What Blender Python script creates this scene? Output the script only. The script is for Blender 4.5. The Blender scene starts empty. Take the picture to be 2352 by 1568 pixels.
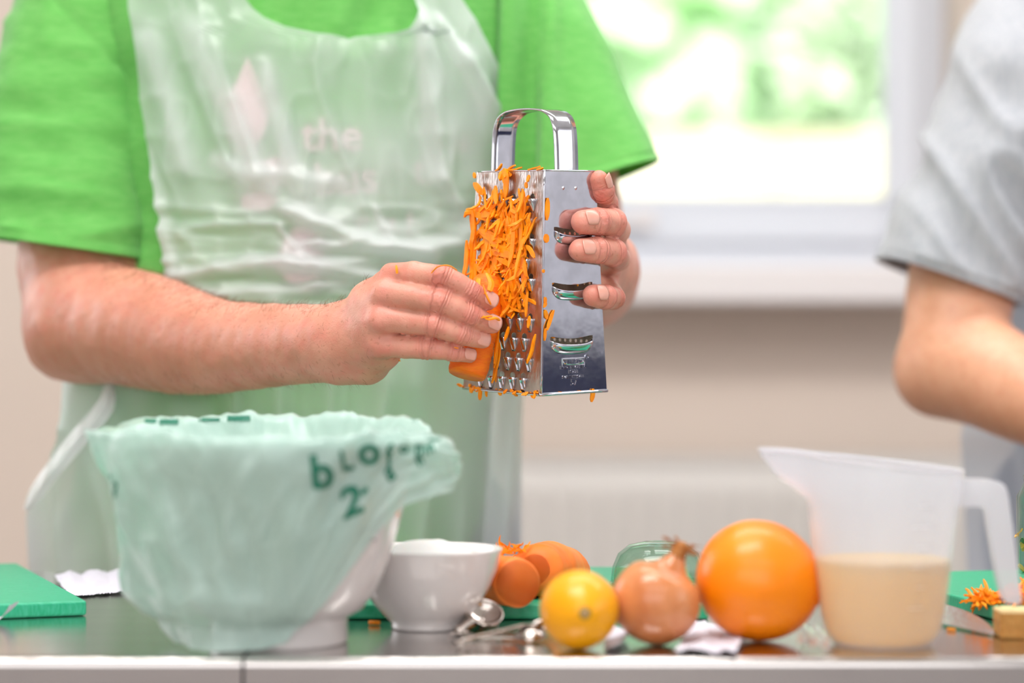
import bpy, bmesh, math, random
import numpy as np
from mathutils import Vector, Matrix
PI = math.pi
C = bpy.context.scene.collection
scn = bpy.context.scene
F, CX, CY, ZC = 5553.0, 1176.0, 784.0, 1.112      # focal length in px of the 2352x1568 frame, centre, eye height
TZ = 0.90                                          # table top height

# ------------------------------------------------------------------ camera, world, lights, exposure
cam_d = bpy.data.cameras.new('camera'); cam = bpy.data.objects.new('camera', cam_d); C.objects.link(cam)
cam.location = (0, 0, ZC); cam.rotation_euler = (PI/2, 0, 0)
cam_d.lens = 85; cam_d.sensor_width = 36; cam_d.clip_start = .05; cam_d.clip_end = 200
cam_d.dof.use_dof = True; cam_d.dof.focus_distance = 1.945; cam_d.dof.aperture_fstop = 2.4
scn.camera = cam
scn.view_settings.view_transform = 'Standard'; scn.view_settings.look = 'None'
scn.view_settings.exposure = 0.0; scn.view_settings.gamma = 1.0
try: scn.view_settings.use_curve_mapping = False
except Exception: pass

w = bpy.data.worlds.new('sky'); scn.world = w; w.use_nodes = True
wn = w.node_tree.nodes; wn['Background'].inputs[0].default_value = (.86, .93, 1, 1); wn['Background'].inputs[1].default_value = 1.35

def light(name, kind, loc, aim, power, size=(1, 1), col=(1, 1, 1)):
    d = bpy.data.lights.new(name, kind); o = bpy.data.objects.new(name, d); C.objects.link(o)
    o.location = loc; d.energy = power; d.color = col
    if kind == 'AREA': d.shape = 'RECTANGLE'; d.size, d.size_y = size
    o.rotation_euler = (Vector(aim) - Vector(loc)).to_track_quat('-Z', 'Y').to_euler()
    return o
sun = light('sun', 'SUN', (0, -5, 10), (-1.5, 6, 0), 10.0, col=(1, .96, .9)); sun.data.angle = math.radians(1)
# ceiling panels of the teaching kitchen, and the big window in the wall to the left of the frame
light('ceiling_panel_light', 'AREA', (-.3, 1.2, 2.66), (-.3, 1.2, 0), 30, (1.2, .6), (1, .97, .95))
light('ceiling_panel_light', 'AREA', (.6, 2.5, 2.66), (.6, 3.6, .6), 50, (2.4, .6), (1, .98, .97))
light('ceiling_panel_light', 'AREA', (0, -.4, 2.66), (0, -.4, 0), 16, (2.4, .6), (1, .97, .95))
light('side_light', 'AREA', (-2.4, 2.9, 1.7), (-.2, 1.9, 1.1), 30, (2.2, 1.3), (.90, .94, 1))
light('side_light', 'AREA', (2.65, 1.2, 1.7), (0, 2.0, 1.1), 12, (2.0, 1.3), (.92, .96, 1))  # added fill from the right; no window on that side
light('rear_fill_light', 'AREA', (-.5, -1.35, 1.75), (0, 2.2, 1.2), 27, (3.0, 1.3), (.97, .98, 1))  # added frontal fill that brightens the back wall

scn.cycles.transparent_max_bounces = 32

# ------------------------------------------------------------------ helpers
def P(px, py, d):
    return Vector(((px-CX)*d/F, d, ZC-(py-CY)*d/F))
def s2l(c):
    return tuple(((x/255)/12.92 if x/255 <= .04045 else ((x/255+.055)/1.055)**2.4) for x in c)
def tag(o, label=None, cat=None, group=None, kind=None):
    if label: o['label'] = label
    if cat: o['category'] = cat
    if group: o['group'] = group
    if kind: o['kind'] = kind
    return o
def thing(name, label, cat, loc=(0, 0, 0), group=None):
    o = bpy.data.objects.new(name, None); C.objects.link(o); o.location = loc; o.empty_display_size = .02
    return tag(o, label, cat, group)
def link(name, me, mat=None, parent=None, smooth=True):
    o = bpy.data.objects.new(name, me); C.objects.link(o)
    if mat and not me.materials: me.materials.append(mat)
    if smooth and len(me.polygons): me.polygons.foreach_set('use_smooth', np.ones(len(me.polygons), dtype=bool))
    if parent: o.parent = parent; o.matrix_parent_inverse = Matrix.Translation(-Vector(parent.location))
    return o
def mesh(name, V, Fc, mat=None, parent=None, smooth=True):
    me = bpy.data.meshes.new(name); me.from_pydata([tuple(v) for v in V], [], [tuple(f) for f in Fc]); me.update()
    return link(name, me, mat, parent, smooth)
def bevel(o, wd=.001, seg=2, ang=40):
    m = o.modifiers.new('b', 'BEVEL'); m.width = wd; m.segments = seg; m.limit_method = 'ANGLE'; m.angle_limit = math.radians(ang); return o
def solid(o, t, off=0):
    m = o.modifiers.new('s', 'SOLIDIFY'); m.thickness = t; m.offset = off; return o
def subd(o, n=1):
    m = o.modifiers.new('u', 'SUBSURF'); m.levels = n; m.render_levels = n; return o
def box(x0, x1, y0, y1, z0, z1):
    V = [(x, y, z) for z in (z0, z1) for y in (y0, y1) for x in (x0, x1)]
    return V, [(0, 2, 3, 1), (4, 5, 7, 6), (0, 1, 5, 4), (2, 6, 7, 3), (0, 4, 6, 2), (1, 3, 7, 5)]
def join(parts):
    V, Fc = [], []
    for v, f in parts:
        n = len(V); V += list(v); Fc += [tuple(i+n for i in q) for q in f]
    return V, Fc
def lathe(prof, n=48, c=(0, 0, 0), cap0=False, cap1=False):
    V, Fc = [], []
    for r, z in prof:
        for k in range(n):
            a = 2*PI*k/n; V.append((c[0]+r*math.cos(a), c[1]+r*math.sin(a), c[2]+z))
    for i in range(len(prof)-1):
        for k in range(n):
            a, b = i*n+k, i*n+(k+1) % n; Fc.append((a, b, b+n, a+n))
    if cap0: Fc.append(tuple(range(n-1, -1, -1)))
    if cap1: Fc.append(tuple((len(prof)-1)*n+k for k in range(n)))
    return V, Fc
def grid(nu, nv, fn, closed=False):
    """fn(u,v)->point; u wraps when closed"""
    V = [tuple(fn(i/(nu if closed else nu-1), j/(nv-1))) for j in range(nv) for i in range(nu)]
    Fc = []
    for j in range(nv-1):
        for i in range(nu if closed else nu-1):
            a, b = j*nu+i, j*nu+(i+1) % nu; Fc.append((a, b, b+nu, a+nu))
    return V, Fc
def tube(pts, rad, n=8, caps=True, sx=1.0):
    pts = [Vector(p) for p in pts]; m = len(pts)
    if not hasattr(rad, '__len__'): rad = [rad]*m
    V, Fc = [], []; up = None
    for i, p in enumerate(pts):
        t = (pts[min(i+1, m-1)]-pts[max(i-1, 0)]).normalized()
        if up is None:
            up = Vector((0, 0, 1)) if abs(t.z) < .9 else Vector((1, 0, 0))
        a = (up - t*up.dot(t)).normalized(); b = t.cross(a); up = a
        for k in range(n):
            q = 2*PI*k/n; V.append(p + (a*math.cos(q)*sx + b*math.sin(q))*rad[i])
    for i in range(m-1):
        for k in range(n):
            x, y = i*n+k, i*n+(k+1) % n; Fc.append((x, y, y+n, x+n))
    if caps: Fc += [tuple(range(n-1, -1, -1)), tuple((m-1)*n+k for k in range(n))]
    return V, Fc
def spline(pts, n):
    """catmull-rom through tuples -> list of n tuples"""
    pts = np.array(pts, float); m = len(pts); out = []
    for k in range(n):
        s = k/(n-1)*(m-1); i = min(int(s), m-2); t = s-i
        p0, p1, p2, p3 = pts[max(i-1, 0)], pts[i], pts[i+1], pts[min(i+2, m-1)]
        out.append(.5*((2*p1)+(-p0+p2)*t+(2*p0-5*p1+4*p2-p3)*t*t+(-p0+3*p1-3*p2+p3)*t**3))
    return out
def lerp(x, tab, k=1):
    return float(np.interp(x, [t[0] for t in tab], [t[k] for t in tab]))
def sm(a, b, x):
    t = np.clip((x-a)/(b-a), 0, 1); return t*t*(3-2*t)

def _h(ix, iy, iz, s):
    n = (ix*374761393 + iy*668265263 + iz*2147483647*0 + iz*1274126177 + s*69069) & 0xffffffff
    n = ((n ^ (n >> 13))*1274126177) & 0xffffffff
    return ((n ^ (n >> 16)) & 0xffff)/32767.5-1
def noise(p, s=0):
    """value noise, p (N,3) -> (N,) in -1..1"""
    p = np.asarray(p, float); i = np.floor(p).astype(np.int64); f = p-i; f = f*f*f*(f*(f*6-15)+10); r = 0
    for dx in (0, 1):
        for dy in (0, 1):
            for dz in (0, 1):
                wgt = (f[:, 0] if dx else 1-f[:, 0])*(f[:, 1] if dy else 1-f[:, 1])*(f[:, 2] if dz else 1-f[:, 2])
                r = r + wgt*_h(i[:, 0]+dx, i[:, 1]+dy, i[:, 2]+dz, s)
    return r
def ridge(p, s=0):
    return 1-2*np.abs(noise(p, s))
def nrm(V, Fc):
    me = bpy.data.meshes.new('t'); me.from_pydata([tuple(v) for v in V], [], Fc); me.update()
    a = np.zeros(len(V)*3); me.vertices.foreach_get('normal', a); bpy.data.meshes.remove(me)
    return a.reshape(-1, 3)

# ------------------------------------------------------------------ materials
def mat(name):
    m = bpy.data.materials.new(name); m.use_nodes = True; return m, m.node_tree.nodes, m.node_tree.links
def pbr(name, col, rough=.5, metal=0, bump=0, bscale=100, var=0, vscale=10, sss=0, coat=0, spec=.5, trans=0, ior=1.45, sheen=0, col2=None, stretch=None, det=3):
    m, n, l = mat(name); b = n['Principled BSDF']
    c = s2l(col); b.inputs['Base Color'].default_value = (*c, 1); b.inputs['Roughness'].default_value = rough
    b.inputs['Metallic'].default_value = metal; b.inputs['Specular IOR Level'].default_value = spec; b.inputs['IOR'].default_value = ior
    if sss: b.inputs['Subsurface Weight'].default_value = sss; b.inputs['Subsurface Radius'].default_value = (1, .35, .18); b.inputs['Subsurface Scale'].default_value = .006
    if coat: b.inputs['Coat Weight'].default_value = coat; b.inputs['Coat Roughness'].default_value = .08
    if trans: b.inputs['Transmission Weight'].default_value = trans
    if sheen: b.inputs['Sheen Weight'].default_value = sheen
    tc = n.new('ShaderNodeTexCoord'); co = tc.outputs['Object']
    if stretch:
        mp = n.new('ShaderNodeMapping'); l.new(co, mp.inputs[0]); mp.inputs['Scale'].default_value = stretch; co = mp.outputs[0]
    if var or col2:
        t = n.new('ShaderNodeTexNoise'); t.inputs['Scale'].default_value = vscale; t.inputs['Detail'].default_value = det; l.new(co, t.inputs[0])
        r = n.new('ShaderNodeValToRGB'); l.new(t.outputs[0], r.inputs[0])
        c2 = s2l(col2) if col2 else tuple(x*(1-var) for x in c)
        r.color_ramp.elements[0].position = .35; r.color_ramp.elements[1].position = .65
        r.color_ramp.elements[0].color = (*c2, 1); r.color_ramp.elements[1].color = (*c, 1); l.new(r.outputs[0], b.inputs['Base Color'])
    if bump:
        t = n.new('ShaderNodeTexNoise'); t.inputs['Scale'].default_value = bscale; t.inputs['Detail'].default_value = 4; l.new(co, t.inputs[0])
        bp = n.new('ShaderNodeBump'); bp.inputs['Strength'].default_value = bump; bp.inputs['Distance'].default_value = .002
        l.new(t.outputs[0], bp.inputs['Height']); l.new(bp.outputs[0], b.inputs['Normal'])
    return m
def schlick(n, l, f0=.04, k=1.0):
    """view-angle reflectance of a thin dielectric sheet, the same from both sides"""
    lw = n.new('ShaderNodeLayerWeight'); lw.inputs[0].default_value = .5
    p = n.new('ShaderNodeMath'); p.operation = 'POWER'; l.new(lw.outputs['Facing'], p.inputs[0]); p.inputs[1].default_value = 4
    m = n.new('ShaderNodeMath'); m.operation = 'MULTIPLY_ADD'; l.new(p.outputs[0], m.inputs[0]); m.inputs[1].default_value = (1-f0)*k; m.inputs[2].default_value = f0*k; m.use_clamp = True
    return m.outputs[0]
def film(name, col, opac, rough=.25, attr=None, noise_s=8, gl=.25, tcol=None, trl=.5):
    """thin translucent plastic sheet: part see-through, part milky; opac may grow with vertex attribute"""
    m, n, l = mat(name); n.remove(n['Principled BSDF']); out = n['Material Output']
    c = (*s2l(col), 1)
    tr = n.new('ShaderNodeBsdfTransparent'); tr.inputs[0].default_value = (*(s2l(tcol) if tcol else (1, 1, 1)), 1)
    df = n.new('ShaderNodeBsdfDiffuse'); df.inputs[0].default_value = c
    tl = n.new('ShaderNodeBsdfTranslucent'); tl.inputs[0].default_value = c
    g = n.new('ShaderNodeBsdfGlossy'); g.inputs['Roughness'].default_value = rough; g.inputs[0].default_value = (1, 1, 1, 1)
    m1 = n.new('ShaderNodeMixShader'); m1.inputs[0].default_value = trl; l.new(df.outputs[0], m1.inputs[1]); l.new(tl.outputs[0], m1.inputs[2])
    m2 = n.new('ShaderNodeMixShader'); l.new(tr.outputs[0], m2.inputs[1]); l.new(m1.outputs[0], m2.inputs[2])
    tc = n.new('ShaderNodeTexCoord'); t = n.new('ShaderNodeTexNoise'); t.inputs['Scale'].default_value = noise_s; l.new(tc.outputs['Object'], t.inputs[0])
    mr = n.new('ShaderNodeMapRange'); mr.inputs[1].default_value = .35; mr.inputs[2].default_value = .65
    mr.inputs[3].default_value = opac-.07; mr.inputs[4].default_value = opac+.07; l.new(t.outputs[0], mr.inputs[0]); src = mr.outputs[0]
    if attr:
        a = n.new('ShaderNodeAttribute'); a.attribute_name = attr
        ad = n.new('ShaderNodeMath'); ad.operation = 'ADD'; ad.use_clamp = True; l.new(src, ad.inputs[0]); l.new(a.outputs['Fac'], ad.inputs[1]); src = ad.outputs[0]
    l.new(src, m2.inputs[0])
    m3 = n.new('ShaderNodeMixShader'); l.new(schlick(n, l, .05, min(1, gl*3)), m3.inputs[0]); l.new(m2.outputs[0], m3.inputs[1]); l.new(g.outputs[0], m3.inputs[2])
    l.new(m3.outputs[0], out.inputs[0])
    return m
def skin_mat(name, base, red, dark):
    m, n, l = mat(name); b = n['Principled BSDF']
    b.inputs['Roughness'].default_value = .42; b.inputs['Subsurface Weight'].default_value = .18
    b.inputs['Subsurface Radius'].default_value = (1, .35, .2); b.inputs['Subsurface Scale'].default_value = .008
    tc = n.new('ShaderNodeTexCoord')
    def tex(s, d=3):
        t = n.new('ShaderNodeTexNoise'); t.inputs['Scale'].default_value = s; t.inputs['Detail'].default_value = d; l.new(tc.outputs['Object'], t.inputs[0]); return t
    def ramp(src, a, c):
        r = n.new('ShaderNodeMapRange'); r.inputs[1].default_value = a; r.inputs[2].default_value = c; l.new(src, r.inputs[0]); return r.outputs[0]
    def mixc(f, a, c):
        x = n.new('ShaderNodeMix'); x.data_type = 'RGBA'; l.new(f, x.inputs[0])
        for i, v in ((6, a), (7, c)):
            if isinstance(v, tuple): x.inputs[i].default_value = (*s2l(v), 1)
            else: l.new(v, x.inputs[i])
        return x.outputs[2]
    def mul(s, k):
        x = n.new('ShaderNodeMath'); x.operation = 'MULTIPLY'; l.new(s, x.inputs[0])
        if isinstance(k, (int, float)): x.inputs[1].default_value = k
        else: l.new(k, x.inputs[1])
        return x.outputs[0]
    c = mixc(mul(ramp(tex(22, 5).outputs[0], .42, .7), .55), base, dark)
    c = mixc(mul(ramp(tex(90, 4).outputs[0], .45, .75), .35), c, red)
    at = n.new('ShaderNodeAttribute'); at.attribute_name = 'red'
    c = mixc(mul(at.outputs['Fac'], .8), c, red)
    at3 = n.new('ShaderNodeAttribute'); at3.attribute_name = 'tan'
    c = mixc(mul(at3.outputs['Fac'], .75), c, dark)
    sp = mul(ramp(tex(260, 1).outputs[0], .66, .74), .4); c = mixc(sp, c, dark)
    l.new(c, b.inputs['Base Color'])
    ax = n.new('ShaderNodeAttribute'); ax.attribute_name = 'axial'
    kn = n.new('ShaderNodeAttribute'); kn.attribute_name = 'crease'
    nz = tex(160, 2); s0 = n.new('ShaderNodeMath'); s0.operation = 'MULTIPLY_ADD'; l.new(ax.outputs['Fac'], s0.inputs[0]); s0.inputs[1].default_value = 2600; l.new(mul(nz.outputs[0], 4), s0.inputs[2])
    sn = n.new('ShaderNodeMath'); sn.operation = 'SINE'; l.new(s0.outputs[0], sn.inputs[0])
    cr = mul(mul(sn.outputs[0], kn.outputs['Fac']), .65)
    fine = mul(tex(700, 3).outputs[0], .35); mid = mul(tex(150, 3).outputs[0], .5)
    a1 = n.new('ShaderNodeMath'); l.new(cr, a1.inputs[0]); l.new(fine, a1.inputs[1])
    a2 = n.new('ShaderNodeMath'); l.new(a1.outputs[0], a2.inputs[0]); l.new(mid, a2.inputs[1])
    bp = n.new('ShaderNodeBump'); bp.inputs['Strength'].default_value = .6; bp.inputs['Distance'].default_value = .0012
    l.new(a2.outputs[0], bp.inputs['Height']); l.new(bp.outputs[0], b.inputs['Normal'])
    return m
def veg(name, base, alt, rough=.35, bscale=300, bump=.3, vscale=12, sss=.15, coat=.2, stretch=None, dist=.0008):
    m = pbr(name, base, rough, col2=alt, vscale=vscale, bump=bump, bscale=bscale, sss=sss, coat=coat, stretch=stretch)
    for x in m.node_tree.nodes:
        if x.type == 'BUMP': x.inputs['Distance'].default_value = dist
    return m

M = {}
M['wall'] = pbr('wall_paint', (214, 199, 187), .85, bump=.06, bscale=220, var=.03, vscale=3)
M['wall_white'] = pbr('white_wall_paint', (228, 228, 232), .8, bump=.05, bscale=200)
M['ceiling'] = pbr('ceiling_paint', (240, 240, 238), .9, bump=.05, bscale=150)
M['floor'] = pbr('vinyl_floor', (196, 184, 176), .4, var=.2, vscale=60)
M['upvc'] = pbr('white_window_plastic', (216, 220, 228), .35, bump=.02, bscale=40)
M['sill'] = pbr('painted_sill', (226, 221, 221), .4, bump=.03, bscale=30)
M['radiator'] = pbr('radiator_enamel', (208, 203, 198), .45, bump=.02, bscale=60)
M['navy'] = pbr('navy_laminate', (30, 42, 82), .4)
M['curtain'] = pbr('curtain_cloth', (226, 227, 236), .9, bump=.2, bscale=500)
M['lawn'] = pbr('lawn', (150, 205, 110), .9, col2=(120, 190, 95), vscale=2)
M['garden_wall'] = pbr('cream_render', (192, 181, 171), .9, col2=(198, 188, 166), vscale=.6)
M['leaf'] = pbr('tree_leaves', (224, 248, 214), .7, col2=(234, 250, 226), vscale=1.2)
M['leaf2'] = pbr('tree_leaves_pale', (222, 240, 212), .7, col2=(232, 244, 226), vscale=1.2)
M['bark'] = pbr('bark', (150, 130, 110), .9, bump=.4, bscale=20)
M['steel_top'] = pbr('stainless_worktop', (206, 201, 198), .15, 1, bump=.05, bscale=60, var=.12, vscale=4, stretch=(1, 8, 1))
M['steel'] = pbr('polished_steel', (206, 206, 214), .10, 1, bump=.16, bscale=16, var=.14, vscale=90)
M['steel_dull'] = pbr('wet_steel', (212, 206, 204), .3, 1, bump=.35, bscale=330, col2=(176, 166, 164), vscale=90, stretch=(1, 1, .35))
M['spoon'] = pbr('spoon_steel', (195, 185, 178), .15, 1)
M['ceramic'] = pbr('white_ceramic', (226, 221, 220), .12, coat=.6, bump=.01)
M['sugar'] = pbr('white_sugar', (240, 238, 236), .9, bump=.6, bscale=900, sss=.2)
M['green_board'] = pbr('green_cutting_board', (24, 164, 118), .38, bump=.25, bscale=160, col2=(60, 180, 140), vscale=120, stretch=(1, 14, 1))
M['shirt'] = pbr('green_jersey', (134, 216, 112), .85, bump=.25, bscale=900, col2=(120, 208, 100), vscale=60, sheen=.3, stretch=(1, 1, 4))
def cloth_translucent(m, f):
    n, l = m.node_tree.nodes, m.node_tree.links; b = n['Principled BSDF']; t = n.new('ShaderNodeBsdfTranslucent'); src = b.inputs['Base Color']
    if src.links: l.new(src.links[0].from_socket, t.inputs[0])
    else: t.inputs[0].default_value = src.default_value
    x = n.new('ShaderNodeMixShader'); x.inputs[0].default_value = f; l.new(b.outputs[0], x.inputs[1]); l.new(t.outputs[0], x.inputs[2]); l.new(x.outputs[0], n['Material Output'].inputs[0])
cloth_translucent(M['shirt'], .36); cloth_translucent(M['leaf'], .4); cloth_translucent(M['leaf2'], .4)
M['shirt_rib'] = pbr('green_ribbed_collar', (110, 200, 96), .85, bump=.35, bscale=700, sheen=.3)
M['print'] = pbr('pink_white_print', (238, 205, 205), .7)
M['trouser'] = pbr('dark_trousers', (70, 74, 92), .9, bump=.3, bscale=600)
M['shoe'] = pbr('black_leather', (34, 32, 32), .4, bump=.1, bscale=200)
M['grey_shirt'] = pbr('grey_checked_shirt', (176, 178, 183), .9, bump=.3, bscale=800, col2=(160, 164, 171), vscale=240, stretch=(1, 1, .12), sheen=.2)
M['hair'] = pbr('grey_brown_hair', (110, 88, 70), .6, bump=.8, bscale=300, stretch=(1, 1, .2))
M['arm_hair'] = pbr('arm_hair', (120, 82, 58), .6)
M['nail'] = pbr('fingernail', (226, 164, 146), .3, coat=.1, var=.06, vscale=200)
M['eye'] = pbr('eye_white', (235, 232, 228), .2)
M['skin'] = skin_mat('ruddy_skin', (222, 157, 136), (222, 112, 104), (172, 104, 76))
M['skin2'] = skin_mat('tanned_skin', (224, 166, 134), (206, 130, 100), (186, 122, 84))
M['carrot'] = veg('carrot_flesh', (255, 132, 0), (248, 104, 0), .5, 260, .9, 60, 0, 0, (1, 1, 5))
M['carrot_skin'] = veg('carrot_peel', (252, 142, 60), (250, 118, 26), .5, 120, .6, 25, 0, 0, (1, 1, 1))
M['shred'] = veg('grated_carrot', (255, 158, 0), (255, 140, 0), .55, 500, .3, 120, 0, 0)
M['lemon'] = veg('lemon_peel', (252, 178, 0), (246, 164, 0), .34, 420, .35, 14, 0, .15)
M['orange'] = veg('orange_peel', (255, 146, 0), (250, 132, 0), .34, 330, .4, 14, 0, .12)
M['onion'] = veg('onion_skin', (198, 118, 66), (216, 144, 94), .3, 60, .3, 18, .1, .4, (3, 3, .4))
M['onion_dry'] = veg('dry_onion_skin', (176, 112, 50), (150, 88, 34), .6, 200, .5, 90, 0, 0)
M['stem'] = pbr('citrus_stem', (176, 150, 120), .7, bump=.4, bscale=400)
M['stem_ring'] = pbr('citrus_stem_ring', (150, 128, 20), .6)
M['block'] = pbr('tan_food_block', (204, 150, 80), .7, bump=.8, bscale=260, col2=(186, 130, 62), vscale=80, sss=.2)
M['block_top'] = pbr('pale_block_top', (240, 214, 158), .7, bump=.5, bscale=260)
M['paper'] = pbr('white_tissue', (216, 214, 226), .9, bump=.4, bscale=160)
M['knife'] = pbr('knife_steel', (200, 200, 205), .22, 1, bump=.2, bscale=200)
M['black'] = pbr('black_plastic', (28, 28, 30), .4)
M['ink'] = pbr('dark_green_ink', (26, 112, 88), .5)
M['grey_ink'] = pbr('grey_ink', (150, 145, 150), .6)
M['apron'] = film('apron_polythene', (236, 240, 242), .56, .28, attr='thick', noise_s=7, gl=.2)
M['apron_strip'] = film('apron_folded_edge', (250, 250, 252), .9, .3, noise_s=20, gl=.2, trl=.3)
M['bag'] = film('mint_bioplastic', (208, 233, 225), .58, .3, attr='thick', noise_s=9, gl=.2, tcol=(226, 246, 238), trl=.4)
M['jug'] = film('frosted_polypropylene', (236, 240, 250), .31, .3, noise_s=5, gl=.12, trl=.6)
M['jug_solid'] = film('thick_polypropylene', (236, 236, 242), .62, .3, noise_s=5, gl=.15, trl=.6)
M['wrap'] = film('cling_film', (240, 240, 250), .3, .15, noise_s=30, gl=.6)
M['juice'] = film('amber_liquid', (255, 222, 138), .95, .1, noise_s=5, gl=.1, tcol=(255, 225, 170), trl=.5)
def glass(name, col=(1, 1, 1)):
    m, n, l = mat(name); n.remove(n['Principled BSDF'])
    tr = n.new('ShaderNodeBsdfTransparent'); tr.inputs[0].default_value = (*col, 1)
    g = n.new('ShaderNodeBsdfGlossy'); g.inputs['Roughness'].default_value = .02
    mx = n.new('ShaderNodeMixShader')
    l.new(schlick(n, l, .04, .7), mx.inputs[0]); l.new(tr.outputs[0], mx.inputs[1]); l.new(g.outputs[0], mx.inputs[2]); l.new(mx.outputs[0], n['Material Output'].inputs[0]); return m
M['pane'] = glass('window_glass'); M['glass'] = glass('green_tinted_glass', (.84, .93, .88))

# ------------------------------------------------------------------ setting
def struct(name, V, Fc, m, bev=0, smooth=False):
    o = mesh(name, V, Fc, m, smooth=smooth); o['kind'] = 'structure'
    if bev: bevel(o, bev)
    return o
XL, XR, Y0, YW, ZT = -2.6, 2.8, -1.6, 4.25, 2.72
struct('floor', *box(XL-.1, XR+.1, Y0-.1, YW+.3, -.1, 0), M['floor'])
struct('ceiling', *box(XL-.1, XR+.1, Y0-.1, YW+.3, ZT, ZT+.1), M['ceiling'])
struct('wall_left', *box(XL-.1, XL, Y0, YW, 0, ZT), M['wall'])
struct('wall_right', *box(XR, XR+.1, Y0, YW, 0, ZT), M['wall_white'])
struct('wall_front', *box(XL-.1, XR+.1, Y0-.1, Y0, 0, ZT), M['wall_white'])
WX0, WX1, WZ0, WZ1 = -.32, .785, 1.235, 2.35
struct('wall_back', *join([box(XL-.1, WX0, YW, YW+.25, 0, ZT), box(WX1, XR+.1, YW, YW+.25, 0, ZT),
                           box(WX0, WX1, YW, YW+.25, 0, WZ0), box(WX0, WX1, YW, YW+.25, WZ1, ZT)]), M['wall'])
struct('trim_1', *box(WX0-.12, WX1+.14, YW-.16, YW+.18, 1.178, 1.242), M['sill'], .006)   # window board
struct('baseboard_back', *box(XL, XR, YW-.02, YW, 0, .1), M['upvc'], .004)
win = bpy.data.objects.new('window_1', None); C.objects.link(win); win['kind'] = 'structure'; win.location = (.2, YW+.15, WZ0)
fy0, fy1 = YW+.14, YW+.21
def part(name, parts, m, parent, bev=.003, smooth=False):
    o = mesh(name, *join(parts), m, parent, smooth)
    if bev: bevel(o, bev)
    return o
part('window_frame', [box(WX0, WX0+.06, fy0, fy1, WZ0, WZ1), box(WX1-.06, WX1, fy0, fy1, WZ0, WZ1), box(WX0+.06, WX1-.06, fy0, fy1, WZ0, WZ0+.062), box(WX0+.06, WX1-.06, fy0, fy1, WZ1-.06, WZ1)], M['upvc'], win)
sx0, sx1, sz0, sz1 = WX0+.05, WX1-.05, WZ0+.055, WZ1-.05
sash = part('sash', [box(sx0, sx0+.055, fy0-.018, fy1-.02, sz0, sz1), box(sx1-.055, sx1, fy0-.018, fy1-.02, sz0, sz1), box(sx0+.055, sx1-.055, fy0-.018, fy1-.02, sz0, sz0+.075), box(sx0+.055, sx1-.055, fy0-.018, fy1-.02, sz1-.06, sz1)], M['upvc'], win, .006)
part('glazing_bead', [box(sx0+.05, sx1-.05, fy0-.022, fy0-.012, sz0+.07, sz0+.085), box(sx0+.05, sx0+.065, fy0-.022, fy0-.012, sz0+.07, sz1-.06), box(sx1-.065, sx1-.05, fy0-.022, fy0-.012, sz0+.07, sz1-.06)], M['upvc'], win, .003)
part('pane', [box(sx0+.05, sx1-.05, fy0+.01, fy0+.014, sz0+.07, sz1-.055)], M['pane'], win, 0)
hx = .24
part('window_handle', [box(hx-.02, hx+.02, fy0-.03, fy0-.017, sz0+.022, sz0+.06), box(hx-.11, hx+.012, fy0-.052, fy0-.034, sz0+.03, sz0+.05), box(hx-.01, hx+.01, fy0-.04, fy0-.028, sz0+.03, sz0+.05)], M['sill'], win, .005)
# radiator under the window
rad = thing('radiator', 'white panel radiator with vertical ridges on the wall below the window', 'radiator', (.2, YW-.07, .15))
def rad_pt(u, v):
    x = -.55+2.05*u; r = .004*math.cos(x*2*PI/.045)*(1 if .06 < v < .94 else 0)
    return (x, YW-.105-r, .16+.74*v)
o = mesh('panel', *grid(411, 14, rad_pt), M['radiator'], rad); solid(o, .004)
part('top_grille', [box(-.55, 1.5, YW-.11, YW-.03, .9, .915)], M['radiator'], rad, .001)
for x in (-.56, 1.5): part('side_cover', [box(x, x+.01, YW-.11, YW-.03, .16, .915)], M['radiator'], rad, .001)
part('valve', [box(1.515, 1.56, YW-.09, YW-.05, .15, .22), box(1.53, 1.545, YW-.08, YW-.06, .0, .15)], M['upvc'], rad, .004)
for x in (-.3, 1.2): part('bracket', [box(x-.02, x+.02, YW-.04, YW-.002, .3, .8)], M['radiator'], rad, .001)
# curtain right of the window
cur = thing('curtain', 'pale lilac-white curtain drawn open beside the window', 'curtain', (1.0, YW-.2, .9))
o = mesh('cloth', *grid(160, 30, lambda u, v: (.845+.62*u, YW-.12+.022*math.sin(u*2*PI*6.5+.3*v)+.006*math.sin(u*31), 2.5-1.22*v)), M['curtain'], cur); solid(o, .003)
o = mesh('curtain_rail', *tube([(-.9, YW-.12, 2.52), (1.6, YW-.12, 2.52)], .012, 12), M['upvc'], cur)

cb = thing('added_cupboard', 'unseen navy blue cupboard along the wall to the right of the tables', 'added_cupboard', (XR-.3, 1.2, 0))  # unseen unit, added so the slicing face reflects dark navy
part('carcass', [box(XR-.58, XR-.01, .2, 2.2, .1, .98)], M['navy'], cb, .003)
for k in range(4):
    dr = part('cupboard_door', [box(XR-.6, XR-.582, .21+.5*k, .69+.5*k, .12, .97)], M['navy'], cb, .003)
    part('door_handle', [box(XR-.62, XR-.601, .62+.5*k, .64+.5*k, .7, .85)], M['steel'], dr, .002)
part('countertop', [box(XR-.62, XR-.01, .18, 2.22, .98, 1.02)], M['upvc'], cb, .004)

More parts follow.
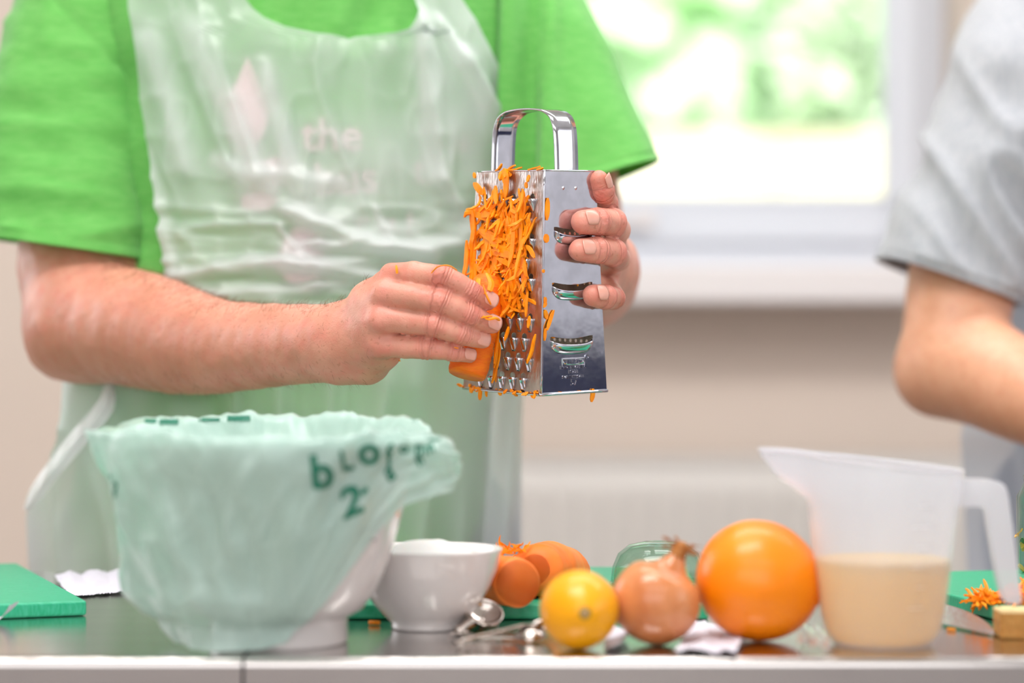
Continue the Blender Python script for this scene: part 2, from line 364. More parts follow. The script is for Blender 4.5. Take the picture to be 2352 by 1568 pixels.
# outside: ground, garden wall, trees
struct('ground', *box(-30, 30, YW+.4, 60, -.3, -.15), M['lawn'])
gw = struct('wall_garden', *join([box(-12, 12, 11.0, 11.2, -.2, 2.06)]+[box(-12+i*1.2, -11.9+i*1.2, 10.95, 11.0, -.2, 2.06) for i in range(20)]), M['garden_wall'], .01)
random.seed(4); rs = np.random.RandomState(7)
def tree(x, y, h, r, m, label):
    t = thing('tree', label, 'tree', (x, y, -.2), 'trees beyond the garden wall')
    mesh('trunk', *tube([(x, y, -.2), (x+.1, y, h*.35), (x-.05, y, h*.7)], [.16, .12, .06], 10), M['bark'], t)
    V, Fc = [], []
    n = 2600; q = rs.normal(size=(n, 3)); q /= np.linalg.norm(q, axis=1)[:, None]; q *= (rs.rand(n)**.4)[:, None]
    for k in range(n):
        c = np.array([x, y, h*.62])+q[k]*np.array([r, r*.8, h*.42]); a = rs.normal(size=3)*.11*r; b = rs.normal(size=3)*.11*r
        i = len(V); V += [c-a, c-b, c+a, c+b]; Fc.append((i, i+1, i+2, i+3))
    o = mesh('foliage', V, Fc, m, t, smooth=False); o['kind'] = 'stuff'
tree(-1.2, 14, 4.6, 1.2, M['leaf'], 'pale green tree beyond the garden wall, leftmost through the window')
tree(1.4, 17.5, 5.4, 1.5, M['leaf'], 'broad sunlit green tree at the middle of the window view')
tree(2.1, 13.4, 4.4, .8, M['leaf2'], 'very pale tree just left of the window post')
for x_, lb in ((-3.5, 'hazy tree in the far garden row hidden behind the person in green'), (-.8, 'hazy pale tree in the far row behind the leftmost garden tree'), (2.9, 'hazy pale tree in the far row at the middle of the window'), (6.6, 'hazy pale tree in the far row behind the window post')): tree(x_, 24, 8.2, 1.5, M['leaf2'], lb)
tree(5.0, 18.5, 5.6, 1.7, M['leaf'], 'pale green tree at the right side of the window view')

hg = thing('hedge', 'tall pale green hedge closing the garden behind the trees', 'hedge', (2, 30, -.2))
V, Fc = [], []; q = rs.rand(9000, 2)
for k in range(9000):
    c = np.array([-8+20*q[k, 0], 30+rs.normal()*.35, -.1+9.5*q[k, 1]]); a = rs.normal(size=3)*.2; b = rs.normal(size=3)*.2; i = len(V); V += [c-a, c-b, c+a, c+b]; Fc.append((i, i+1, i+2, i+3))
o = mesh('foliage', V, Fc, M['leaf'], hg, smooth=False); o['kind'] = 'stuff'
mesh('inner_growth', *box(-8, 12, 30.4, 31.2, -.2, 9.3), M['leaf'], hg, smooth=False)

# ------------------------------------------------------------------ work tables
def table(x0, x1, label):
    t = thing('work_table', label, 'table', ((x0+x1)/2, 1.93, 0), 'steel work tables')
    yn, yf = 1.622, 2.228
    prof = [(yf, TZ-.04), (yf, TZ-.003), (yf-.003, TZ)]+[(yn+.006+(yf-yn-.01)*(1-k/10), TZ) for k in range(11)]
    prof += [(yn+.006-.006*math.sin(a), TZ-.006+.006*math.cos(a)) for a in (.3, .6, .9, 1.2, 1.57)]+[(yn, TZ-.045), (yn+.004, TZ-.05), (yn+.02, TZ-.05)]
    V = [(x, y, z) for x in (x0, x1) for y, z in prof]; n = len(prof)
    Fc = [(i, i+1, n+i+1, n+i) for i in range(n-1)]+[tuple(range(n)), tuple(range(2*n-1, n-1, -1))]
    o = mesh('tabletop', V, Fc, M['steel_top'], t, smooth=False)
    for x in (x0+.04, x1-.04):
        for y in (yn+.06, yf-.05):
            lg = mesh('leg', *tube([(x, y, .02), (x, y, TZ-.045)], .019, 14), M['steel_top'], t)
            mesh('foot', *lathe([(.012, 0), (.022, 0), (.022, .012), (.012, .022)], 14, (x, y, 0), True, True), M['black'], lg)
    part('shelf', [box(x0+.03, x1-.03, yn+.05, yf-.04, .25, .27)], M['steel_top'], t, .002)
table(-1.35, -.1815, 'stainless steel work table under the bag-lined bowl, left of the joint')
table(-.1795, 1.3, 'long stainless steel work table carrying fruit and jug, right of the joint')

# ------------------------------------------------------------------ implicit bodies
def cap_field(p, a, ra, b, rb):
    ab = b-a; L = float(ab@ab)+1e-12
    t = np.clip(((p-a)@ab)/L, 0, 1); q = p-a-t[..., None]*ab
    return np.sqrt((q*q).sum(-1))-(ra+(rb-ra)*t)
def smin(a, b, k):
    h = np.clip(.5+.5*(b-a)/k, 0, 1); return b+(a-b)*h-k*h*(1-h)
def chain(nodes):
    """[(px,py,d,rpx)] -> list of (A,ra,B,rb)"""
    n = [(np.array(P(a, b, d)), r*d/F) for a, b, d, r in nodes]
    return [(n[i][0], n[i][1], n[i+1][0], n[i+1][1]) for i in range(len(n)-1)] if len(n) > 1 else [(n[0][0], n[0][1], n[0][0]+1e-5, n[0][1])]
def chain3(nodes):
    n = [(np.array(a, float), r) for a, r in nodes]
    return [(n[i][0], n[i][1], n[i+1][0], n[i+1][1]) for i in range(len(n)-1)]
def sdf_mesh(groups, vox, adapt=0.0, relax=2):
    """groups: list of (list of capsules, inner k, k to the rest, 'finger' group id or None). Evaluated block by block into a sparse level set."""
    import openvdb as vdb
    caps = [c for g in groups for c in g[0]]
    lo = np.min([np.minimum(c[0]-c[1], c[2]-c[3]) for c in caps], 0)-.03; hi = np.max([np.maximum(c[0]+c[1], c[2]+c[3]) for c in caps], 0)+.03
    B = 40; bg = vox*3; g = vdb.FloatGrid(bg); nb = np.ceil((hi-lo)/vox/B).astype(int)
    ar = np.arange(B)*vox
    for bx in range(nb[0]):
        for by in range(nb[1]):
            for bz in range(nb[2]):
                o = lo+np.array([bx, by, bz])*B*vox; c = o+B*vox/2; hb = B*vox/2*1.733+.022
                tot = None; p = None
                for cl, k1, k2 in groups:
                    f = None
                    for A, ra, Bp, rb in cl:
                        d0 = cap_field(c[None], A, ra, Bp, rb)[0]
                        if d0 > hb: continue
                        if p is None:
                            X, Y, Z = np.meshgrid(o[0]+ar, o[1]+ar, o[2]+ar, indexing='ij'); p = np.stack([X, Y, Z], -1).astype(np.float32)
                        d = cap_field(p, A.astype(np.float32), ra, Bp.astype(np.float32), rb)
                        f = d if f is None else smin(f, d, k1)
                    if f is not None: tot = f if tot is None else smin(tot, f, k2)
                if tot is None or tot.min() > bg: continue
                if tot.max() < -bg:
                    tot = np.full_like(tot, -bg)
                g.copyFromArray(np.clip(tot, -bg, bg).astype(np.float32), ijk=(bx*B, by*B, bz*B))
    pts, tri, quad = g.convertToPolygons(0.0, adapt)
    V = np.array(pts)*vox+lo
    me = bpy.data.meshes.new('body'); Fc = [tuple(q[::-1]) for q in quad.tolist()]+[tuple(q[::-1]) for q in tri.tolist()]
    me.from_pydata(V.tolist(), [], Fc); me.update()
    bm = bmesh.new(); bm.from_mesh(me)
    if sum(f.calc_area()*f.normal.dot(f.calc_center_median()-Vector(V.mean(0))) for f in list(bm.faces)[::97]) < 0:
        bmesh.ops.reverse_faces(bm, faces=bm.faces)
    for _ in range(relax): bmesh.ops.smooth_vert(bm, verts=bm.verts, factor=.5, use_axis_x=True, use_axis_y=True, use_axis_z=True)
    bm.to_mesh(me); bm.free(); me.update()
    return me
def coords(me):
    a = np.zeros(len(me.vertices)*3, dtype=np.float32); me.vertices.foreach_get('co', a); return a.reshape(-1, 3)
def add_attr(me, name, val):
    a = me.attributes.new(name, 'FLOAT', 'POINT'); a.data.foreach_set('value', np.asarray(val, dtype=np.float32))

# ---- person at the centre: skeleton in px / depth
handR = {  # hand holding the carrot (left in the picture)
 'index': [(900, 634, 1.935, 31), (950, 628, 1.925, 27), (1016, 638, 1.915, 29), (1050, 651, 1.915, 26), (1080, 668, 1.918, 25), (1121, 693, 1.925, 20)],
 'middle': [(884, 674, 1.926, 33), (935, 680, 1.92, 29), (1011, 693, 1.912, 31), (1046, 708, 1.913, 27.5), (1078, 723, 1.917, 26), (1131, 747, 1.926, 20)],
 'ring': [(876, 733, 1.926, 33), (935, 738, 1.922, 28), (998, 746, 1.915, 29), (1032, 757, 1.916, 26), (1062, 768, 1.92, 25), (1110, 784, 1.929, 19)],
 'little': [(874, 790, 1.935, 32), (930, 796, 1.93, 27), (983, 799, 1.924, 27), (1012, 804, 1.924, 23), (1039, 810, 1.926, 21.5), (1080, 818, 1.932, 17)],
 'thumb': [(830, 770, 2.0, 36), (910, 772, 2.01, 31), (990, 765, 2.005, 27), (1052, 758, 1.985, 22)]}
palmR = [[(800, 748, 1.985, 46), (850, 690, 1.96, 40), (900, 636, 1.937, 30)], [(800, 770, 1.98, 48), (884, 676, 1.928, 33)],
         [(800, 795, 1.98, 48), (876, 735, 1.928, 33)], [(795, 822, 1.985, 47), (874, 790, 1.937, 33)],
         [(790, 825, 1.992, 49), (845, 833, 1.98, 44), (888, 812, 1.955, 34)], [(810, 770, 1.995, 52), (870, 740, 1.965, 44)]]
armR = [(190, -60, 2.44, 115), (185, 180, 2.41, 128), (184, 420, 2.355, 130), (184, 540, 2.325, 136), (192, 625, 2.30, 148), (190, 735, 2.27, 124)]
foreR = [(190, 742, 2.265, 122), (300, 752, 2.215, 134), (425, 784, 2.155, 121), (510, 797, 2.11, 106), (600, 794, 2.07, 96), (690, 790, 2.03, 90), (770, 787, 1.995, 87), (805, 787, 1.985, 80)]
elbR = [(200, 760, 2.26, 100), (140, 795, 2.285, 58)]
handL = {  # hand gripping the slicing side
 'index': [(1376, 413, 1.962, 24), (1384, 438, 1.966, 28), (1392, 468, 1.984, 27), (1398, 500, 2.015, 28), (1392, 520, 2.055, 32)],
 'middle': [(1339, 509, 1.945, 28), (1372, 508, 1.954, 31), (1406, 513, 1.972, 33), (1418, 530, 2.01, 30), (1405, 550, 2.05, 31)],
 'ring': [(1332, 575, 1.943, 27), (1370, 575, 1.953, 30), (1408, 580, 1.972, 32), (1420, 594, 2.01, 29), (1400, 605, 2.05, 31)],
 'little': [(1362, 679, 1.953, 26), (1388, 681, 1.962, 28.5), (1407, 684, 1.98, 26), (1406, 674, 2.015, 25), (1388, 656, 2.055, 28)],
 'thumb': [(1370, 560, 2.13, 38), (1300, 530, 2.115, 32), (1225, 500, 2.10, 27), (1160, 480, 2.075, 22)]}
palmL = [[(1392, 520, 2.055, 32), (1390, 590, 2.13, 50)], [(1405, 550, 2.05, 31), (1392, 600, 2.13, 52)], [(1400, 605, 2.05, 31), (1392, 615, 2.13, 52)], [(1388, 656, 2.055, 29), (1388, 630, 2.13, 50)]]
foreL = [(1392, 604, 2.13, 56), (1382, 612, 2.17, 82), (1372, 618, 2.22, 98), (1358, 630, 2.29, 108), (1346, 640, 2.33, 108)]
armL = [(1346, 640, 2.33, 106), (1322, 430, 2.38, 98), (1250, 150, 2.42, 128), (1190, -60, 2.44, 120)]
def person_groups(hR, pR, fR, aR, eR, extra):
    gr = [([c for ch in extra for c in ch], .05, .03)]
    dn = lambda q: [tuple(x) for x in spline(q, 3*len(q))]
    gr.append((sum([chain(dn(a)) for a in aR], []), .002, .03)); gr.append((sum([chain(dn(f)) for f in fR], []), .002, .02))
    for e in eR: gr.append((chain(e), .01, .03))
    for p in pR: gr.append((sum([chain(x) for x in p], []), .010, .014))
    for h in hR:
        for k, f in h.items(): gr.append((chain(f), .002, .0022 if k != 'thumb' else .008))
    return gr
def J(px, py, d): return tuple(P(px, py, d))
torso1 = [chain3([(J(190, -60, 2.44), .055), (J(450, -120, 2.46), .07), (J(690, -130, 2.46), .075), (J(930, -120, 2.46), .07), (J(1190, -60, 2.44), .055)]),
          chain3([(J(560, 0, 2.42), .09), (J(560, 500, 2.40), .09), (J(560, 1100, 2.42), .10)]), chain3([(J(820, 0, 2.42), .09), (J(820, 500, 2.40), .09), (J(820, 1100, 2.42), .10)]),
          chain3([(J(690, -130, 2.46), .065), (J(688, -260, 2.44), .058), (J(686, -400, 2.42), .075), (J(686, -520, 2.42), .088)]),
          chain3([(J(686, -340, 2.36), .035), (J(686, -420, 2.35), .06), (J(686, -520, 2.36), .07)]),
          chain3([(J(686, -450, 2.29), .014), (J(686, -500, 2.305), .009)]),
          chain3([(J(468, -440, 2.43), .016), (J(464, -490, 2.43), .02)]), chain3([(J(904, -440, 2.43), .016), (J(908, -490, 2.43), .02)])]
groups1 = person_groups([handR, handL], [palmR, palmL], [foreR, foreL], [armR, armL], [elbR], torso1)
me1 = sdf_mesh(groups1, .0018)
co = coords(me1)
def finger_attrs(co, hands, palms_red):
    ax = np.zeros(len(co)); cr = np.zeros(len(co)); rd = np.zeros(len(co))
    for hand in hands:
        for k, f in hand.items():
            n = [(np.array(P(a, b, d)), r*d/F) for a, b, d, r in f]
            best = np.full(len(co), 1e9); axf = np.zeros(len(co)); acc = 0; joints = []
            for i in range(len(n)-1):
                A, B = n[i][0], n[i+1][0]; L = np.linalg.norm(B-A); t = np.clip(((co-A)@(B-A))/L**2, 0, 1)
                dd = np.linalg.norm(co-A-t[:, None]*(B-A), axis=1)-n[i][1]; s = dd < best; best[s] = dd[s]; axf[s] = acc+t[s]*L
                joints.append((A, acc)); acc += L
            near = best < .004
            ax[near] = axf[near]
            for ji in ((2, 4) if len(n) == 6 else (1, 2)):
                A, s0 = joints[min(ji, len(joints)-1)]
                wgt = np.exp(-((axf-s0)/.0048)**2)*near; cr = np.maximum(cr, wgt*(1 if ji != 4 else .6)); rd = np.maximum(rd, .4*np.exp(-((axf-s0)/.008)**2)*near)
            tip = n[-1][0] if len(n) == 6 else n[0][0]
            rd = np.maximum(rd, .45*np.exp(-(np.linalg.norm(co-tip, axis=1)/.012)**2))
            mcp = n[0][0] if len(n) == 6 else n[-1][0]
            rd = np.maximum(rd, .5*np.exp(-(np.linalg.norm(co-mcp, axis=1)/.013)**2))
    return ax, cr, rd
ax, cr, rd = finger_attrs(co, [handR, handL], None)
add_attr(me1, 'axial', ax); add_attr(me1, 'crease', cr); add_attr(me1, 'red', rd)
elb = np.array(P(330, 810, 2.2)); tanv = .85*np.exp(-((co[:, 0]-elb[0])/.13)**2-((co[:, 2]-elb[2])/.05)**2)*(co[:, 1] < 2.35)*(co[:, 0] < -.1)
add_attr(me1, 'tan', tanv)
# raised knuckle bumps and creases on the mesh itself
nv = np.zeros(len(co)*3, dtype=np.float32); me1.vertices.foreach_get('normal', nv); nv = nv.reshape(-1, 3)
fore = sm(-.6, -.2, -np.abs(co[:, 0]+.25))
disp = .0006*noise(co*55, 3)+.0003*noise(co*130, 5)-.0005*cr*np.sin(ax*1500)
me1.vertices.foreach_set('co', (co+nv*disp[:, None]).astype(np.float32).ravel()); me1.update()

person1 = thing('person', 'person in a bright green T-shirt and clear plastic apron, grating a carrot with both hands', 'person', (J(690, 784, 2.40)[0], 2.40, 0))
body1 = link('body', me1, M['skin'], person1)

def nail(parent, c, axis, normal, ln, wd, r):
    c, a, n = Vector(c), Vector(axis).normalized(), Vector(normal); n = (n-a*n.dot(a)).normalized(); s = a.cross(n)
    def fn(u, v):
        x = (u-.5)*2; th = x*.85; y = (v-.5)*ln
        e = 1-.16*abs(2*v-1)**3; th *= e; lift = .0006*(1-(2*v-1)**2)
        if v > .8: y -= (v-.8)*ln*.5*x*x
        if v < .2: y += (.2-v)*ln*.9*x*x
        rr = r+.0004
        return c + s*math.sin(th)*wd*.5/math.sin(.85) + n*(rr*(1-.55*(1-math.cos(th)))+lift-.0003) + a*y
    o = mesh('fingernail', *grid(9, 9, fn), M['nail'], parent); solid(o, .0005); return o
camv = Vector((0, -1, 0))
def Dv(a, b): return (P(*b[:3])-P(*a[:3]))
for k, nc, tilt in (('index', (1119, 691, 1.9245), (.35, -1, .45)), ('middle', (1127, 744, 1.925), (.35, -1, .35)), ('ring', (1102, 781, 1.928), (.3, -1, .3)), ('little', (1074, 816.5, 1.931), (.25, -1, .3))):
    f = handR[k]; r = (f[-1][3]+.5)*f[-1][2]/F
    nail(person1, P(*nc), Dv(f[-2], f[-1]), tilt, .0128 if k != 'little' else .0105, .0122 if k != 'little' else .0100, r)
for k, nc, tilt, L in (('middle', (1346, 508, 1.947), (-.1, -1, .22), .0135), ('ring', (1339, 574.5, 1.945), (-.1, -1, .22), .0135), ('little', (1368, 679, 1.955), (-.1, -1, .25), .012)):
    f = handL[k]; r = (f[0][3]+.6)*f[0][2]/F
    nail(person1, P(*nc), Dv(f[1], f[0]), tilt, L, .0128, r)
f = handL['index']; nail(person1, P(1378, 418, 1.963), Dv(f[1], f[0]), (1, -.6, .3), .0125, .0115, 25.2*1.963/F)
# short hair on the forearm
rs = np.random.RandomState(3)
co = coords(me1); me1.vertices.foreach_get('normal', nv.reshape(-1)) if False else None
nn = np.zeros(len(co)*3, dtype=np.float32); me1.vertices.foreach_get('normal', nn); nn = nn.reshape(-1, 3)
pxs = co[:, 0]*F/co[:, 1]+CX; pys = CY-(co[:, 2]-ZC)*F/co[:, 1]
cand = np.where((pxs > 230) & (pxs < 845) & (pys > 600) & (pys < 920) & (co[:, 1] < 2.3))[0]
top = cand[nn[cand, 2] > .75]
V, Fc = [], []
for idx, n_h, L in ((rs.choice(cand, 1500), 0, .006), (rs.choice(top, 1700), 0, .0085)):
    for i in idx:
        p = Vector(co[i]); n = Vector(nn[i]); d = (n*.75+Vector((1, -.1, -.25))*rs.uniform(.5, 1.2)+Vector(rs.normal(size=3)*.35)).normalized(); ln = L*rs.uniform(.5, 1.2)
        s = d.cross(Vector((0, 1, 0))).normalized()*.00007; q = p+d*ln*.5; e = p+d*ln+Vector((.3, 0, -.25))*ln*.35; b = len(V)
        V += [p-s, p+s, q+s*.8, q-s*.8, e]; Fc += [(b, b+1, b+2, b+3), (b+3, b+2, b+4)]
o = mesh('arm_hair', V, Fc, M['arm_hair'], person1, smooth=False); o['kind'] = 'stuff'
# hair and eyes of the head (above the frame)
hc = P(686, -540, 2.43)
def cap_fn(u, v):
    a = u*2*PI; t = v*(1.5 if math.sin(a) > 0 else 1.12); r = .098
    return (hc.x+r*.95*math.cos(a)*math.sin(t), hc.y+r*1.02*math.sin(a)*math.sin(t), hc.z+.012+r*1.05*math.cos(t))
mesh('hair', *grid(48, 16, cap_fn, True), M['hair'], person1)
for sx in (-1, 1):
    ep = P(686+sx*78, -505, 2.30)
    mesh('eye', *lathe([(.0001, -.011), (.008, -.008), (.011, 0), (.008, .008), (.0001, .011)], 16, ep), M['eye'], person1)

# ---- T-shirt
TOR = [(-215, 560, 815, .07), (-190, 470, 905, .085), (-140, 330, 1060, .10), (-80, 225, 1180, .115), (0, 195, 1240, .135), (150, 215, 1225, .15), (400, 240, 1175, .155), (640, 215, 1150, .16), (950, 190, 1120, .165), (1250, 180, 1110, .165), (1480, 190, 1100, .16)]
DC = 2.405
def torso_row(py):
    xl, xr, hd = lerp(py, TOR, 1), lerp(py, TOR, 2), lerp(py, TOR, 3)
    return (P((xl+xr)/2, py, DC), (xr-xl)/2*DC/F, hd)
def front_d(px, py, off=0):
    """depth of the shirt front seen at a pixel"""
    d = 2.25
    for _ in range(4):
        p = P(px, py, d); yy = CY-(p.z-ZC)*F/DC; c, hw, hd = torso_row(yy)
        x = min(abs((p.x-c.x)/hw), .98); d = DC-hd*(1-x**2.6)**(1/2.2)
    return d-off
rows = [(-92, 0)]+[(p, 1) for p in (-80, -50, -20)]+[(p, 1) for p in range(10, 1481, 14)]
V = []; nu = 220; npx = []
for j, (py, _) in enumerate(rows):
    c, hw, hd = torso_row(py)
    for i in range(nu):
        a = 2*PI*i/nu; ca, sa = math.cos(a), math.sin(a)
        x = hw*math.copysign(abs(ca)**(2/2.6), ca); y = hd*math.copysign(abs(sa)**(2/2.2), sa)
        V.append((c.x+x, DC+y, c.z))
# yoke: from the shoulders up and in to the neck hole
nk = []
for j in range(13):
    t = (j+1)/13; c0, hw0, hd0 = torso_row(-92)
    for i in range(nu):
        a = 2*PI*i/nu; ca, sa = math.cos(a), math.sin(a)
        x0 = hw0*math.copysign(abs(ca)**(2/2.6), ca); y0 = hd0*math.copysign(abs(sa)**(2/2.2), sa)
        nc = P(688, -120, DC); nx, ny = .078*ca, .078*sa-.005; nz = nc.z+.02+.075*(sa*.5-.5)+.04*abs(ca)
        z = c0.z*(1-t)+nz*t+.02*math.sin(t*PI)*abs(ca)-(.03*math.sin(t*PI)*max(0, -sa))
        nk.append((c0.x+x0*(1-t)+(nc.x-c0.x+nx)*t, DC+y0*(1-t)+ny*t, z))
allrows = [nk[j*nu:(j+1)*nu] for j in range(12, -1, -1)]+[V[j*nu:(j+1)*nu] for j in range(len(rows))]
SV = np.array([v for r in allrows for v in r]); nr = len(allrows)
SF = [(j*nu+i, (j+1)*nu+i, (j+1)*nu+(i+1) % nu, j*nu+(i+1) % nu) for j in range(nr-1) for i in range(nu)]
N = nrm(SV, SF)
amp = sm(-.1, .15, ZC+.33-SV[:, 2])
wr = .006*amp*ridge(SV*np.array([9, 6, 14]), 11)+.004*noise(SV*np.array([20, 10, 20]), 12)*amp
px_ = SV[:, 0]*F/SV[:, 1]+CX
wr += .0014*ridge(SV*np.array([8, 8, 60]), 14)*amp
wr += .010*sm(1110, 1160, px_)*np.sin(px_*.085)*(SV[:, 1] < 2.42)*sm(1.05, 1.25, SV[:, 2])
py_ = CY-(SV[:, 2]-ZC)*F/SV[:, 1]; wr += .007*np.sin((px_-620)*.045+py_*.02)*(1-sm(90, 140, py_))*sm(540, 620, px_)*(1-sm(880, 960, px_))*(SV[:, 1] < 2.4)
SV = SV+N*wr[:, None]
shirt = mesh('t_shirt', SV, SF, M['shirt'], person1); solid(shirt, .0015)
# collar band
V, Fc = [], []
def coll(u, v):
    a = u*2*PI; ca, sa = math.cos(a), math.sin(a); nc = P(688, -120, DC); r = .078-.006*v
    th = v*PI; return (nc.x+r*ca, DC+r*sa-.005-.004*math.sin(th)*(sa < 0), nc.z+.02+.075*(sa*.5-.5)+.04*abs(ca)+.018*v)
o = mesh('collar', *grid(96, 6, coll, True), M['shirt_rib'], person1); solid(o, .003)
def sleeve(rings, name, seed, hem_rows, folds, m, parent, nu=120, n=70):
    """rings: (cx,cy,d,halfwidth px, half depth m, tilt dy px at the right end)"""
    R = spline(rings, n); V = []
    for k, (cx, cy, d, hw, hd, ti) in enumerate(R):
        for i in range(nu):
            a = 2*PI*i/nu; ca = math.copysign(abs(math.cos(a))**.76, math.cos(a)); sa = math.copysign(abs(math.sin(a))**.76, math.sin(a)); q = P(cx+hw*ca, cy+ti*ca, d); V.append((q.x, d+hd*sa, q.z))
    V = np.array(V); Fc = [(j*nu+i, (j+1)*nu+i, (j+1)*nu+(i+1) % nu, j*nu+(i+1) % nu) for j in range(n-1) for i in range(nu)]
    N = nrm(V, Fc); t = np.repeat(np.arange(n)/(n-1), nu); a = np.tile(np.arange(nu)*2*PI/nu, n)
    w_ = folds(V, t, a, seed)
    band = (t > 1-hem_rows)
    w_ = w_*(1-.6*band)+.0016*band-.0016*np.exp(-((t-(1-hem_rows))/.006)**2)
    V = V+N*w_[:, None]
    o = mesh(name, V, Fc, m, parent); solid(o, .0016, -1); return o
def foldsR(V, t, a, s):
    px = V[:, 0]*F/V[:, 1]+CX; py = CY-(V[:, 2]-ZC)*F/V[:, 1]; sd = ((px-130)-(py-0))/1.414
    seam = -.004*np.exp(-(sd/5)**2)*(py < 230)*(V[:, 1] < 2.4)+.003*np.exp(-((px-110)/22)**2)*(1-sm(60, 220, py))
    return seam+.0016*ridge(V*np.array([5, 5, 75])+V[:, :1]*np.array([0, 0, 14]), s+5)*sm(.3, .6, t)+.0010*noise(V*np.array([30, 30, 130]), s+6)+.0045*ridge(V*np.array([7, 7, 30])+np.array([0, 0, V[:, :1].mean()*0]), s)*sm(.25, .9, t)+.003*noise(V*np.array([26, 26, 60])@np.array([[1, 0, .5], [0, 1, 0], [0, 0, 1]]), s+1)+.004*noise(V*12, s+2)
sleeve([(330, -140, 2.44, 120, .07, -30), (255, -80, 2.42, 165, .085, 0), (205, 20, 2.40, 165, .09, 20), (172, 180, 2.37, 174, .09, 25), (160, 350, 2.34, 180, .088, 25), (158, 500, 2.32, 186, .088, 25), (159, 572, 2.31, 186, .088, 26)],
       'sleeve', 21, .065, foldsR, M['shirt'], person1)
def foldsL(V, t, a, s):
    px = V[:, 0]*F/V[:, 1]+CX
    return .013*np.sin((px-1160)*.062+t*2)*sm(0, .3, (1300-px)/200)*sm(.05, .3, t)+.003*ridge(V*np.array([14, 8, 8]), s)+.003*noise(V*12, s+2)
sleeve([(1050, -140, 2.44, 120, .07, 30), (1130, -80, 2.42, 165, .085, 0), (1180, 0, 2.41, 158, .09, -10), (1232, 130, 2.39, 162, .09, -20), (1290, 280, 2.365, 165, .088, -38), (1330, 380, 2.35, 166, .085, -48), (1345, 424, 2.34, 163, .083, -52)],
       'sleeve', 31, .09, foldsL, M['shirt'], person1)

# printed logo and words on the shirt front
def text_mesh(txt, size=1.0, bold=0):
    cu = bpy.data.curves.new('txt', 'FONT'); cu.body = txt; cu.size = size; cu.offset = bold; cu.resolution_u = 4; cu.fill_mode = 'FRONT'
    o = bpy.data.objects.new('txt', cu); C.objects.link(o); bpy.context.view_layer.update()
    me = bpy.data.meshes.new_from_object(o.evaluated_get(bpy.context.evaluated_depsgraph_get())); bpy.data.objects.remove(o)
    bm = bmesh.new(); bm.from_mesh(me); bmesh.ops.triangulate(bm, faces=bm.faces); bmesh.ops.subdivide_edges(bm, edges=bm.edges, cuts=1, use_grid_fill=True)
    bmesh.ops.triangulate(bm, faces=bm.faces); V = [v.co.copy() for v in bm.verts]; Fc = [tuple(v.index for v in f.verts) for f in bm.faces]; bm.free(); bpy.data.meshes.remove(me)
    return V, Fc
pr = []
for txt, x, y, h, rot in (('the', 692, 345, 108, 0), ('bus', 722, 450, 108, -4), ('t', 948, 420, 90, 0), ('u', 1030, 345, 80, 0), ('r u l', 815, 535, 80, 2), ('UK-th', 880, 606, 42, 0)):
    v, f = text_mesh(txt, h, 1.5); cr_, sr_ = math.cos(math.radians(rot)), math.sin(math.radians(rot))
    pts = [(x+q.x*cr_+q.y*sr_, y-q.y*cr_+q.x*sr_) for q in v]
    pr.append(([tuple(P(a, b, front_d(a, b, .0115))) for a, b in pts], f))
def blob(pts):
    s = spline(pts+[pts[0]], 33)[:-1]; n = len(s); c = np.mean(s, 0); rings = []
    for r in (1, .66, .33): rings += [(c+(p-c)*r) for p in s]
    v = [tuple(P(a, b, front_d(a, b, .0115))) for a, b in rings]+[tuple(P(c[0], c[1], front_d(c[0], c[1], .0115)))]
    f = [(k*n+i, (k+1)*n+i, (k+1)*n+(i+1) % n, k*n+(i+1) % n) for k in range(2) for i in range(n)]+[(2*n+i, 3*n, 2*n+(i+1) % n) for i in range(n)]
    return v, f
pr += [blob([(568, 130), (592, 180), (618, 245), (608, 300), (588, 340), (592, 400), (584, 400), (578, 345), (548, 310), (526, 230), (545, 185)]),
       blob([(600, 372), (640, 360), (670, 385), (640, 420), (600, 415)]), blob([(555, 450), (600, 440), (640, 460), (610, 482), (560, 478)]),
       blob([(650, 560), (680, 520), (725, 530), (742, 590), (720, 650), (665, 650), (642, 610)])]
for k, q in enumerate(pr): mesh('printed_word' if k < 6 else 'printed_leaf', *q, M['print'], person1, smooth=False)

# ---- apron
AL = [(-200, 420), (0, 300), (100, 312), (200, 322), (350, 345), (450, 362), (550, 373), (640, 384), (700, 350), (780, 250), (860, 157), (960, 163), (1010, 152), (1100, 100), (1180, 57), (1320, 62), (1480, 66)]
AR = [(-200, 960), (0, 1062), (50, 1090), (100, 1118), (150, 1140), (200, 1155), (270, 1173), (600, 1185), (900, 1215), (1310, 1213), (1480, 1216)]
NL = [(-200, 590), (-60, 560), (0, 566), (20, 580), (40, 606), (60, 655), (75, 720), (83, 790), (90, 800)]
NR = [(-200, 830), (-60, 925), (0, 952), (30, 958), (55, 950), (70, 935), (76, 905), (82, 830), (90, 800)]
ys = [-200, -160, -120, -90, -60, -40, -20, 0, 10, 20, 30, 40, 50, 60, 67, 75, 80, 86, 90]+list(range(98, 1481, 8))
nh = 90; V = []; Fc = []
def ap_d(px, py):
    L, R = lerp(py, AL), lerp(py, AR)
    lo_, hi_ = 270, 1120; q = min(max(px, lo_), hi_); d = front_d(q, py, .018+.016*float(sm(650, 900, py)))
    ex = max(0, lo_-px, px-hi_); d += ex*.0005
    return d
